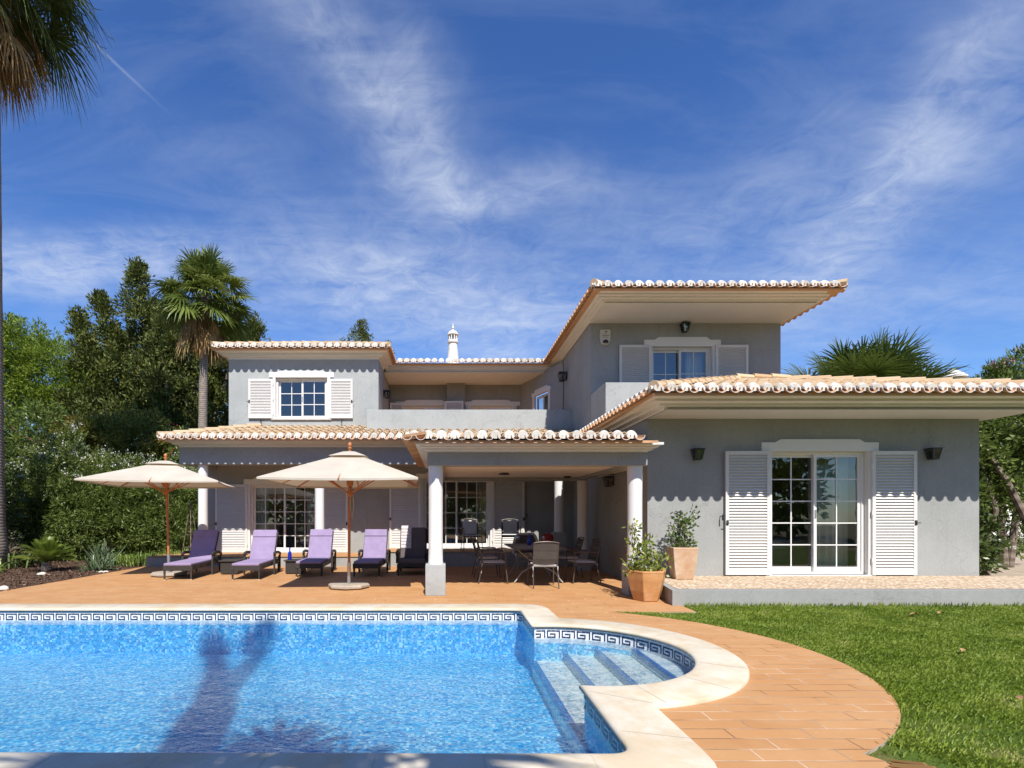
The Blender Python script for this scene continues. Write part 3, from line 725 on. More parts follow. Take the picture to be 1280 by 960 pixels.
def shutter(x0, x1, z0, z1, y, slat=.055, hinge='L', bolt=True, ang=0.0, tone='shutter_white'):
    """louvred leaf folded flat against the wall; ang opens it from the hinge side"""
    w = x1-x0; h = z1-z0; mb = MB(); s = .062
    def L(a, b, c, d, e, f): mb.box(a, b, c, d, e, f)
    L(0, s, -.02, .02, 0, h); L(w-s, w, -.02, .02, 0, h); L(s, w-s, -.02, .02, h-.07, h); L(s, w-s, -.02, .02, 0, .09)
    n = int((h-.16)/slat)
    for k in range(n):
        z = .09+(h-.16)*(k+.5)/n
        mb.rbox((w/2, 0, z), (w-2*s, .009, slat*1.05), (R(-38), 0, 0))
    mb.quad([(s, .013, .09), (w-s, .013, .09), (w-s, .013, h-.07), (s, .013, h-.07)])
    o = mb.build('shutter', tone); hp(o)
    if hinge == 'L': o.location = (x0, y-.055, z0); o.rotation_euler.z = ang
    else:
        o.location = (x0, y-.055, z0)
        if ang: o.location = (x1-w*math.cos(ang), y-.055-w*math.sin(ang), z0); o.rotation_euler.z = ang
    hb = MB(); hx_ = 0 if hinge == 'L' else w
    for hz_ in (.12*h, .5*h, .88*h):
        hb = MB(); hb.box(hx_-.014, hx_+.014, -.03, .0, hz_-.045, hz_+.045); hb.build('hinge', 'white_paint', o)
    if bolt:
        bm_ = MB(); bx = w-.03 if hinge == 'L' else .03
        bm_.tube([(bx, -.03, h*.42), (bx, -.05, h*.42), (bx+(.07 if hinge == 'L' else -.07), -.05, h*.42)], .009, 6); bm_.box(bx-.02, bx+.02, -.035, -.021, h*.42-.04, h*.42+.05)
        bm_.build('shutter_bolt', 'iron', o)
    return o
def stay(x, y, z):
    mb = MB(); mb.tube([(x, y, z), (x, y-.09, z), (x, y-.09, z-.05)], .008, 6); mb.box(x-.012, x+.012, y-.1, y-.085, z-.08, z+.03); hpart('shutter_stay', mb, 'iron')
def room(x0, x1, z0, z1, y, depth=3.2, curtain=None):
    mb = MB(); y0 = y+TH+.01; y1 = y+depth
    mb.quad([(x0, y1, z0), (x1, y1, z0), (x1, y1, z1), (x0, y1, z1)]); mb.quad([(x0, y0, z0), (x0, y1, z0), (x0, y1, z1), (x0, y0, z1)])
    mb.quad([(x1, y1, z0), (x1, y0, z0), (x1, y0, z1), (x1, y1, z1)]); mb.quad([(x0, y0, z1), (x1, y0, z1), (x1, y1, z1), (x0, y1, z1)])
    mb.quad([(x0, y0, z0), (x1, y0, z0), (x1, y1, z0), (x0, y1, z0)], 1)
    hpart('room', mb, ['room_wall', 'room_floor'])
    for (ca, cb) in (curtain or []):
        mb = MB(); n = 40; yc = y0+.14
        for k in range(n):
            xa = ca+(cb-ca)*k/n; xb = ca+(cb-ca)*(k+1)/n
            f = lambda q: yc+.035*math.sin(q*44)+.012*math.sin(q*17+1)
            mb.quad([(xa, f(xa), z0+.03), (xb, f(xb), z0+.03), (xb, f(xb), z1-.1), (xa, f(xa), z1-.1)])
        hpart('curtain', mb, 'curtain', smooth=True)

# garden door, right wing
slider(*D_R, 9.88, 2, 5); surround(6.21, 8.06, 2.63, 9.88, .26, .19, .16, .06)
shutter(5.31, 6.16, .265, 2.62, 9.88, .055, 'L' if False else 'R'); shutter(8.10, 8.95, .265, 2.62, 9.88, .055, 'L')
stay(5.24, 9.88, 1.38)
room(5.0, 9.6, .25, 2.9, 9.88, 4.0, [(7.22, 8.02), (6.2, 6.36)])
# bed seen through the glass
bed_ = thing('bed', 'bed under a pale cover inside the room behind the garden door', 'bed', (6.9, 12.2, .26))
mb = MB(); mb.box(-.9, .9, -1.0, 1.0, .12, .38); mb.build('bed_base', 'room_floor', bed_)
mb = MB(); mb.box(-.92, .92, -1.02, .98, .384, .62); mb.build('mattress', 'bed_linen', bed_, bevel=.06, seg=3)
# tower balcony door
slider(*D_T, YT, 2, 3); surround(5.16, 6.68, 5.64, YT, 3.75, .2, .16, .07)
shutter(4.33, 5.13, 3.8, 5.66, YT, .05, 'R', False); shutter(6.74, 7.55, 3.8, 5.66, YT, .05, 'L', False)
room(4.4, 8.0, 3.6, 5.9, YT, 3.5, [(6.2, 6.64)])
# upper left window
slider(*W_L, 15.65, 2, 3, 'window', kick=.055); surround(W_L[0], W_L[1], W_L[3], 15.65, W_L[2], .19, .15, .05, True, .28)
shutter(-5.98, -5.24, 4.33, 5.52, 15.65, .045, 'R'); shutter(-3.54, -2.83, 4.33, 5.52, 15.65, .045, 'L')
stay(-5.6, 15.65, 4.26); stay(-3.16, 15.65, 4.26)
room(-6.2, -2.5, 3.8, 5.9, 15.65, 3.0)
# left porch door
slider(*D_L, 15.65, 3, 5); surround(D_L[0], D_L[1], D_L[3], 15.65, .27, .19, .15, .05)
shutter(-6.98, -6.02, .275, 2.33, 15.65, .05, 'R'); shutter(-3.84, -2.98, .275, 2.33, 15.65, .05, 'L')
room(-7.0, -2.8, .26, 2.7, 15.65, 3.2, [(-5.93, -5.55), (-4.35, -3.93)])
# dining porch door
slider(*D_M, 15.65, 3, 4, front=0); surround(D_M[0], D_M[1], D_M[3], 15.65, .40, .19, .14, .05)
shutter(-1.72, -.78, .40, 2.50, 15.65, .05, 'R'); shutter(1.40, 2.36, .40, 2.50, 15.65, .05, 'L')
stay(2.43, 15.65, 1.42)
room(-2.4, 3.2, .39, 2.7, 15.65, 3.2, [(.95, 1.32)])
# balcony doors
slider(*D_BL, 18.6, 2, 3); surround(D_BL[0], D_BL[1], D_BL[3], 18.6, 3.56, .28, .14, .06, inset=.34)
shutter(-2.03, -1.55, 3.6, 5.42, 18.6, .05, 'R', False, R(12)); shutter(-.05, .60, 3.6, 5.42, 18.25, .05, 'L', False, R(-4))
slider(*D_BR, 18.6, 2, 3); surround(D_BR[0], D_BR[1], D_BR[3], 18.6, 3.56, .30, .14, .06, inset=.36)
mb = MB(); mb.box(.70, .76, 18.56, 18.59, 3.56, 5.34); hpart('shutter', mb, 'shutter_white')
mb = MB(); mb.box(2.44, 2.52, 18.56, 18.59, 3.56, 5.34); hpart('shutter', mb, 'shutter_white')
room(-1.9, 2.6, 3.5, 5.7, 18.6, 3.0)

# ---------------- cornices and soffits
def cornice(path, prof, closed=False, name='cornice', mat='cornice'):
    """path: plan points; outward is to the right of travel. prof: (outward, z)"""
    n = len(path); offs = []
    for i in range(n):
        p = Vector(path[i]); dirs = []
        if i > 0 or closed: dirs.append((p-Vector(path[i-1])).normalized())
        if i < n-1 or closed: dirs.append((Vector(path[(i+1) % n])-p).normalized())
        nr = [Vector((d.y, -d.x)) for d in dirs]
        m = (nr[0]+nr[-1]); m = m/ max(m.length_squared, 1e-6)*2 if len(nr) == 2 else nr[0]
        offs.append(m)
    mb = MB()
    for (o, z) in prof: mb.v += [(path[i][0]+offs[i].x*o, path[i][1]+offs[i].y*o, z) for i in range(n)]
    for k in range(len(prof)-1):
        for i in range(n if closed else n-1):
            j = (i+1) % n; mb.f.append((k*n+i, k*n+j, (k+1)*n+j, (k+1)*n+i)); mb.m.append(0); mb.r.append(.5)
    o = hpart(name, mb, mat); return o
def steps(o0, z0, o1, z1, k=3):
    """stepped moulding from (o0,z0) out and up to (o1,z1)"""
    p = []; o0 = max(o0, .004)
    for i in range(k):
        a = i/k; b = (i+1)/k
        p += [(o0+(o1-o0)*a, z0+(z1-z0)*a), (o0+(o1-o0)*a, z0+(z1-z0)*(a+.70/k)), (o0+(o1-o0)*(a+.18/k), z0+(z1-z0)*(a+.86/k)), (o0+(o1-o0)*b-.002, z0+(z1-z0)*(b-.02/k))]
    return p
# travel so that the outside is to the right
RW = [(3.83, 16), (3.83, 9.1), (10.45, 9.1), (10.45, 20)][::1]
RW = [(3.83, 16.0), (3.83, 9.08), (10.45, 9.08), (10.45, 20.0)]
def out_right(path):
    return path
# orientation check: going from (3.83,16) to (3.83,9.1) direction (0,-1): right = (-1,0) -> outside. good
cornice(RW, steps(0, 3.245, .38, 3.41)+[(.38, 3.44), (.0, 3.46)])
mb = MB(); mb.quad([(3.84, 9.0, 3.243), (10.46, 9.0, 3.243), (10.46, 9.88, 3.243), (3.84, 9.88, 3.243)]); mb.quad([(10.2, 9.88, 3.243), (10.46, 9.88, 3.243), (10.46, 20, 3.243), (10.2, 20, 3.243)])
hpart('soffit', mb, 'soffit')
TW = [(3.60, 16.9), (3.60, 11.75), (8.43, 11.75), (8.43, 20.0)]
cornice(TW, [(0, 6.225), (0, 6.25), (.06, 6.262), (.06, 6.285), (.15, 6.297), (.15, 6.318), (.24, 6.33), (.24, 6.352), (.33, 6.362), (.33, 6.40), (0, 6.42)])
mb = MB(); mb.quad([(3.59, 11.72, 6.223), (8.44, 11.72, 6.223), (8.44, 12.97, 6.223), (3.59, 12.97, 6.223)]); hpart('soffit', mb, 'soffit')
LB = [(-6.60, 24), (-6.60, 15.65), (-2.06, 15.65), (-2.06, 17.2)]
cornice(LB, steps(0, 6.12, .30, 6.30, 2)+[(.30, 6.36), (0, 6.38)])
cornice([(-2.0, 17.0), (3.60, 17.0)], [(0, 6.10), (0, 6.14), (.06, 6.15), (.06, 6.19), (.14, 6.20), (.14, 6.26), (.20, 6.27), (.20, 6.34), (0, 6.36)])
mb = MB(); mb.quad([(-2.06, 16.95, 6.098), (3.66, 16.95, 6.098), (3.66, 18.62, 6.098), (-2.06, 18.62, 6.098)]); hpart('soffit', mb, 'soffit')
# main porch (left): beam, cornice, ceiling
mb = MB(); mb.box(-7.28, 3.80, 14.05, 14.35, 2.786, 3.28); mb.box(-7.28, -6.98, 14.35, 15.64, 2.786, 3.28); hpart('porch_beam', mb, 'wall_grey', bevel=.008)
mb = MB(); mb.box(-6.97, 3.80, 14.351, 15.645, 3.10, 3.2); hpart('porch_ceiling', mb, 'ceiling_paint')
cornice([(-7.28, 17), (-7.28, 14.05), (3.8, 14.05)], steps(0, 3.25, .26, 3.38, 2)+[(.26, 3.42), (0, 3.44)])
# dining porch: beam, ceiling, cornice
mb = MB(); mb.box(-.33, 3.49, 8.95, 9.25, 2.265, 2.49); mb.box(-.33, -.03, 9.25, 13.2, 2.26, 2.49); mb.box(3.3, 3.49, 9.25, 13.2, 2.29, 2.46)
hpart('porch_beam', mb, 'wall_grey', bevel=.006)
mb = MB(); mb.box(-.029, 3.299, 12.92, 13.2, 2.27, 2.48); hpart('porch_beam', mb, 'wall_grey')
mb = MB(); mb.box(-.029, 3.48, 9.251, 12.92, 2.35, 2.45); mb.box(3.481, 3.845, 9.9, 12.92, 2.351, 2.45); hpart('porch_ceiling', mb, 'ceiling_paint')
cornice([(-.33, 13.2), (-.33, 8.95), (3.49, 8.95), (3.49, 9.1)], steps(0, 2.49, .20, 2.60, 3)+[(.20, 2.64), (0, 2.66)])

# ---------------- tiled roofs
PER = .224
def tile_slope(mb, capmb, O, u, v, W, Lfun, slope, z0, caps=True, row=.36, under=True, phase=.5, ru=.082, seg=6):
    """barrel tiles; O: plan point of eave start, u along the eave, v up the slope, both unit plan vectors"""
    ux, uy = u; vx, vy = v; sn = slope; k = int(W/PER)
    flip = (ux*vy-uy*vx) < 0
    def P(t, s, z): return (O[0]+ux*t+vx*s, O[1]+uy*t+vy*s, z0+sn*s+z)
    def Q(m_, pts, m):
        m_.quad(pts[::-1] if flip else pts, m)
    for i in range(k+1):
        tc = (i+phase)*PER; L = Lfun(tc)
        if L <= .05: continue
        s = 0.0; kk = 0
        while s < L:
            s1 = min(s+row+.05, L+.02); r0, r1 = ru, ru*.80
            jt = random.uniform(-.006, .006); jz = random.uniform(-.004, .004); mb.cr = random.random()
            a = [(P(tc+jt-r0*math.cos(PI*j/seg), s, .035+jz+r0*math.sin(PI*j/seg)*.95), P(tc+jt-r1*math.cos(PI*j/seg), s1, .012+jz+r1*math.sin(PI*j/seg)*.95)) for j in range(seg+1)]
            for j in range(seg): Q(mb, [a[j][0], a[j+1][0], a[j+1][1], a[j][1]][::-1], 0)
            # thickness at the lower edge
            ri = r0-.013
            for j in range(seg):
                t0, t1 = PI*j/seg, PI*(j+1)/seg
                Q(mb, [P(tc+jt-r0*math.cos(t0), s, .035+jz+r0*math.sin(t0)*.95), P(tc+jt-ri*math.cos(t0), s, .035+jz+ri*math.sin(t0)*.95), P(tc+jt-ri*math.cos(t1), s, .035+jz+ri*math.sin(t1)*.95), P(tc+jt-r0*math.cos(t1), s, .035+jz+r0*math.sin(t1)*.95)][::-1], 0)
            s += row; kk += 1
        if caps:
            capmb.cr = random.random(); zj = random.uniform(-.006, .006)
            pts = [P(tc-(ru+.004)*math.cos(PI*j/8), -.006, .030+zj+(ru+.004)*math.sin(PI*j/8)) for j in range(9)]
            back = [P(tc-(ru+.006)*math.cos(PI*j/8), .05, .045+(ru+.006)*math.sin(PI*j/8)) for j in range(9)]
            Q(capmb, (pts+[P(tc+.05, -.006, -.005), P(tc-.05, -.006, -.005)])[::-1], 0)
            for j in range(8): Q(capmb, [pts[j], pts[j+1], back[j+1], back[j]][::-1], 0)
    for i in range(k+2):
        tc = (i+phase-.5)*PER; L = Lfun(tc)
        if L <= .05: continue
        rr = .078; mb.cr = random.random(); s = -.05; 
        while s < L:
            s1 = min(s+row, L); mb.cr = random.random()
            for j in range(seg):
                t0, t1 = PI*j/seg, PI*(j+1)/seg
                Q(mb, [P(tc-rr*math.cos(t0), s, .055-rr*math.sin(t0)), P(tc-rr*math.cos(t1), s, .055-rr*math.sin(t1)), P(tc-rr*math.cos(t1), s1, .050-rr*math.sin(t1)), P(tc-rr*math.cos(t0), s1, .050-rr*math.sin(t0))], 1 if s < 0 else 0)
            s = s1+.0001
        # white rim of the channel tile at the eave and its terracotta underside
        r2 = rr+.008; tgt = capmb if caps else mb
        for j in range(seg):
            t0, t1 = PI*j/seg, PI*(j+1)/seg
            Q(tgt, [P(tc-rr*math.cos(t0), -.052, .055-rr*math.sin(t0)), P(tc-r2*math.cos(t0), -.052, .055-r2*math.sin(t0)), P(tc-r2*math.cos(t1), -.052, .055-r2*math.sin(t1)), P(tc-rr*math.cos(t1), -.052, .055-rr*math.sin(t1))], 0)
            Q(mb, [P(tc-r2*math.cos(t0), -.052, .055-r2*math.sin(t0)), P(tc-r2*math.cos(t0), .34, .055-r2*math.sin(t0)), P(tc-r2*math.cos(t1), .34, .055-r2*math.sin(t1)), P(tc-r2*math.cos(t1), -.052, .055-r2*math.sin(t1))], 1)
def hip_tiles(mb, a, b, r=.09):
    a = Vector(a); b = Vector(b); n = max(1, int((b-a).length/.36)); d = (b-a)/n
    for k in range(n):
        mb.cr = random.random(); p = a+d*k; mb.tube([p+Vector((0, 0, .02)), p+d*1.12], [r, r*.8], 8)
def roof(name, slopes, hips, label=None):
    mb = MB(); cap = MB()
    for s in slopes: tile_slope(mb, cap, *s)
    for h in hips: hip_tiles(mb, *h)
    o = hpart(name, mb, ['roof_tile', 'tile_under'], smooth=False)
    if label: o['label'] = label
    cap.build('eave_caps', 'mortar_cap', o)
    return o
SL = .30
# under-slabs stop light leaking through
def slab(pts, name='roof_deck'):
    mb = MB(); n = len(pts); i = 0
    mb.v = [tuple(p) for p in pts]+[(p[0], p[1], p[2]-.04) for p in pts]
    mb.f = [tuple(range(n)), tuple(range(2*n-1, n-1, -1))]+[(k, n+k, n+(k+1) % n, (k+1) % n) for k in range(n)]
    mb.m = [0]*len(mb.f); mb.r = [.5]*len(mb.f); hpart(name, mb, 'tile_under')
def zz(z0, s): return z0+SL*s-.035
z0 = 3.44; x0, x1, y0 = 3.37, 10.95, 8.45
roof('roof', [((x0, y0), (1, 0), (0, 1), x1-x0, lambda t: max(0, min(t, 7.58-t, 3.27)), SL, z0),
              ((x0, y0), (0, 1), (1, 0), 5.5, lambda t: (min(t, 3.2) if t < 3.25 else .27), SL, z0),
              ((x1, y0), (0, 1), (-1, 0), 9.5, lambda t: max(0, min(t, 3.27)), SL, z0)],
     [((x0+.03, y0+.03, z0+.07), (x0+3.2, y0+3.2, z0+.07+SL*3.2)), ((x1-.03, y0+.03, z0+.07), (x1-3.2, y0+3.2, z0+.07+SL*3.2)), ((x0+3.2, y0+3.27, z0+.1+SL*3.25), (x1-3.2, y0+3.27, z0+.1+SL*3.25))])
slab([(x0+.04, y0+.04, zz(z0, .05)), (x1-.04, y0+.04, zz(z0, .05)), (x1-3.27, y0+3.27, zz(z0, 3.27)), (x0+3.27, y0+3.27, zz(z0, 3.27))])
slab([(x0+.04, y0+.04, zz(z0, .05)), (x0+3.27, y0+3.27, zz(z0, 3.27)), (x0+.1, y0+3.27, zz(z0, .05))])
slab([(x1-.04, y0+.04, zz(z0, .05)), (x1-.1, 20, zz(z0, .05)), (x1-3.27, 20, zz(z0, 3.27)), (x1-3.27, y0+3.27, zz(z0, 3.27))])
mb = MB(); mb.box(8.40, x1-3.3, 11.8, 20, 4.2, zz(z0, 3.3)+.05); hpart('roof_deck', mb, 'tile_under')
# tower roof
z0 = 6.36; x0, x1, y0 = 3.17, 8.70, 11.16
roof('roof', [((x0, y0), (1, 0), (0, 1), x1-x0, lambda t: max(0, min(t, 5.53-t)), SL, z0),
              ((x0, y0), (0, 1), (1, 0), 5.6, lambda t: max(0, min(t, 2.7)), SL, z0),
              ((x1, y0), (0, 1), (-1, 0), 8.5, lambda t: max(0, min(t, 2.7)), SL, z0)],
     [((x0+.02, y0+.02, z0+.06), (x0+2.7, y0+2.7, z0+.06+SL*2.7)), ((x1-.02, y0+.02, z0+.06), (x1-2.7, y0+2.7, z0+.06+SL*2.7))])
slab([(x0+.04, y0+.04, zz(z0, .05)), (x1-.04, y0+.04, zz(z0, .05)), ((x0+x1)/2, y0+2.765, zz(z0, 2.765))])
slab([(x0+.04, y0+.04, zz(z0, .05)), ((x0+x1)/2, y0+2.765, zz(z0, 2.765)), ((x0+x1)/2, 20, zz(z0, 2.765)), (x0+.1, 20, zz(z0, .05))])
slab([(x1-.04, y0+.04, zz(z0, .05)), (x1-.1, 20, zz(z0, .05)), ((x0+x1)/2, 20, zz(z0, 2.765)), ((x0+x1)/2, y0+2.765, zz(z0, 2.765))])
# left block roof
SB = .345
z0 = 6.36; x0, x1, y0 = -6.93, -1.67, 15.2
roof('roof', [((x0, y0), (1, 0), (0, 1), x1-x0, lambda t: max(0, min(t, 5.26-t)), SB, z0),
              ((x0, y0), (0, 1), (1, 0), 7, lambda t: max(0, min(t, 2.6)), SB, z0),
              ((x1, y0), (0, 1), (-1, 0), 7, lambda t: max(0, min(t, 2.6)), SB, z0)],
     [((x0+.02, y0+.02, z0+.06), (x0+2.6, y0+2.6, z0+.06+SB*2.6)), ((x1-.02, y0+.02, z0+.06), (x1-2.6, y0+2.6, z0+.06+SB*2.6))])
slab([(x0+.04, y0+.04, zz(z0, .05)), (x1-.04, y0+.04, zz(z0, .05)), (x1-.1, 23, zz(z0, .05)), (x0+.1, 23, zz(z0, .05))])
# middle roof behind the balcony
z0 = 6.34
roof('roof', [((-1.62, 16.65), (1, 0), (0, 1), 4.8, lambda t: 2.4, SL, z0)], [])
slab([(-1.6, 16.7, zz(z0, .05)), (3.3, 16.7, zz(z0, .05)), (3.3, 23, zz(z0, .9)), (-1.6, 23, zz(z0, .9))])
# porch roof left
z0 = 3.43; x0, y0 = -7.62, 13.55
SP = .30
roof('roof', [((x0, y0), (1, 0), (0, 1), 11.2, lambda t: max(0, min(t, 2.08 if t < 5.28 else 1.33)), SP, z0),
              ((x0, y0), (0, 1), (1, 0), 5.0, lambda t: max(0, min(t, 1.0)), SP, z0)],
     [((x0+.02, y0+.02, z0+.06), (x0+1.98, y0+1.98, z0+.06+SP*1.98))])
slab([(x0+.03, y0+.03, zz(z0, .08)), (3.6, y0+.03, zz(z0, .08)), (3.6, 15.64, zz(z0, 2.0)), (x0+2.0, 15.64, zz(z0, 2.0))])
slab([(x0+.03, y0+.03, zz(z0, .08)), (x0+1.1, 15.64, zz(z0, 1.0)), (x0+1.1, 18.6, zz(z0, 1.0)), (x0+.08, 18.6, zz(z0, .08))])
# dining porch roof
z0 = 2.665; x0, y0 = -.67, 8.48; S2 = .145
roof('roof', [((x0, y0), (1, 0), (0, 1), 3.78, lambda t: 4.5, S2, z0, True, .36, True, .62),
              ((x0, y0), (0, 1), (1, 0), 4.5, lambda t: .22, S2, z0, True, .36, True, .62)], [])
mb = MB(); mb.v = []; slab([(x0+.06, y0+.04, z0-.03), (3.5, y0+.04, z0-.03), (3.5, 13.0, z0-.03+S2*4.5), (x0+.06, 13.0, z0-.03+S2*4.5)])
mb = MB(); mb.box(-.33, 3.6, 12.9, 13.0, 2.481, 3.26); hpart('wall', mb, 'wall_grey')
mb = MB(); mb.quad([(-.33, 9.0, 2.6), (-.33, 9.0, 2.70), (-.33, 12.9, 3.26), (-.33, 12.9, 2.6)]); hpart('wall', mb, 'wall_grey')
# white plug at the top corner of the side eave
# ---------------- columns
def column(x, y, z, top, ph=.54, pw=.35, r=.128):
    mb = MB(); n = 40; prof = [(r+.006, 0), (r+.006, .03), (r, .05)]+[(r-.004*math.sin(PI*k/10), .05+(top-z-ph-.1)*k/10) for k in range(1, 11)]+[(r+.004, top-z-ph-.02), (r+.004, top-z-ph)]
    mb.lathe((x, y, z+ph), prof, n); o = hpart('column', mb, 'column_white', smooth='auto')
    mb = MB(); mb.box(x-pw/2, x+pw/2, y-pw/2, y+pw/2, z, z+ph); mb.build('pedestal', 'wall_grey_pale', o, bevel=.008)
column(-.19, 9.12, 0, 2.266); column(3.33, 9.12, 0, 2.266); column(3.44, 13.06, 0, 2.275)
column(3.11, 14.28, .394, 2.79); column(-6.72, 14.25, .266, 2.79); column(-3.50, 14.25, .266, 2.79)
# ---------------- wall lanterns, alarm box, spot
def lantern(x, y, z, face=(0, -1), s=1.0):
    mb = MB(); w0, w1, h = .055*s, .085*s, .19*s
    fx, fy = face; cx, cy = x+fx*.11*s, y+fy*.11*s
    def corners(w, zz_): return [Vector((cx+a*w, cy+b*w, zz_)) for a, b in ((-1, -1), (1, -1), (1, 1), (-1, 1))]
    lo, hi = corners(w0, z-h/2), corners(w1, z+h/2)
    for k in range(4):
        mb.tube([lo[k], hi[k]], .008*s, 5); mb.tube([lo[k], lo[(k+1) % 4]], .009*s, 5); mb.tube([hi[k], hi[(k+1) % 4]], .013*s, 5)
    mb.box(cx-w0, cx+w0, cy-w0, cy+w0, z-h/2-.012, z-h/2); mb.box(cx-w1-.012, cx+w1+.012, cy-w1-.012, cy+w1+.012, z+h/2, z+h/2+.016)
    mb.tube([(cx, cy, z-h/2), (cx, cy, z-h/2+.07*s)], .02*s, 8); mb.tube([(cx, cy, z-.03), (cx, cy, z+.04*s)], .022*s, 8)
    mb.rbox((x+fx*.012, y+fy*.012, z+.02), (.07*s if fy else .02, .02 if fy else .07*s, .17*s)); mb.tube([(x, y, z+h/2+.02), (cx, cy, z+h/2+.02)], .011*s, 6)
    o = hpart('wall_lantern', mb, 'iron')
    g = MB()
    for k in range(4): g.quad([lo[k], lo[(k+1) % 4], hi[(k+1) % 4], hi[k]])
    g.build('glass', 'lamp_glass', o)
lantern(4.76, 9.88, 2.55); lantern(9.22, 9.88, 2.56); lantern(3.85, 11.9, 2.17, (-1, 0), 1.1); lantern(5.95, YT, 6.07)
lantern(-2.06, 16.9, 5.35, (1, 0), 1.2); lantern(3.62, 15.5, 5.55, (-1, 0), 1.25)
mb = MB(); mb.lathe((0, 0, 0), [(.05, 0), (.12, -.015), (.12, -.04), (.04, -.05)][::-1], 16); o = hpart('ceiling_lamp', mb, 'iron'); o.location = (1.30, 11.6, 2.349)
mb = MB(); mb.lathe((0, 0, 0), [(.04, -.05), (.09, -.04), (.09, 0)], 16); o = hpart('ceiling_lamp', mb, 'iron'); o.location = (2.95, 12.6, 2.349)
# alarm siren box
mb = MB(); x, z = 3.98, 5.86; w, h = .125, .185
pts = [(-w, h), (-w, -h*.45), (-w*.62, -h), (w*.62, -h), (w, -h*.45), (w, h)]
i = 0; mb.v = [(x+a, YT-.075, z+b) for a, b in pts]+[(x+a, YT, z+b) for a, b in pts]
mb.f = [tuple(range(6))]+[(k, 6+k, 6+(k+1) % 6, (k+1) % 6) for k in range(6)]; mb.m = [0]*7; mb.r = [.5]*7
ab = hpart('alarm_box', mb, 'plastic_white', bevel=.012)
mb = MB(); yf = YT-.079
mb.quad([(x-.015, yf, z+.125), (x+.045, yf, z+.105), (x+.05, yf, z+.12), (x-.005, yf, z+.15)]); mb.quad([(x-.05, yf, z+.085), (x+.02, yf, z+.085), (x+.02, yf, z+.093), (x-.05, yf, z+.093)])
for k in range(9): mb.quad([(x-.09+k*.02, yf, z+.025), (x-.078+k*.02, yf, z+.025), (x-.078+k*.02, yf, z+.045), (x-.09+k*.02, yf, z+.045)])
mb.quad([(x-.07, yf, z-.012), (x+.07, yf, z-.012), (x+.07, yf, z-.006), (x-.07, yf, z-.006)])
mb.lathe((x, YT-.075, z-.125), [(.07, -.03), (.07, .0), (.05, .035), (.02, .048)], 20)
mb.build('alarm_marking', 'plastic_black', ab)
# chimney on the house
mb = MB(); cx, cy, cz = .26, 20.6, 6.95
mb.lathe((cx, cy, cz), [(.30, 0), (.165, 1.30), (.21, 1.32), (.215, 1.38), (.18, 1.42)], 28)
ch = hpart('chimney', mb, 'mortar_white', smooth='auto')
mb = MB()
for k in range(10):
    a = 2*PI*k/10; mb.rbox((cx+.165*math.cos(a), cy+.165*math.sin(a), cz+1.52), (.04, .04, .22), (0, 0, a))
mb.lathe((cx, cy, cz+1.42), [(.10, 0), (.10, .2)], 12, 1)
mb.build('chimney_grille', ['mortar_white', 'iron'], ch)
mb = MB(); mb.lathe((cx, cy, cz+1.62), [(.20, 0), (.225, .02), (.22, .05), (.17, .13), (.09, .19), (.035, .22), (.02, .26), (.055, .30), (.055, .33), (.02, .37), (.008, .50)], 28); mb.build('chimney_cap', 'mortar_white', ch, smooth='auto')
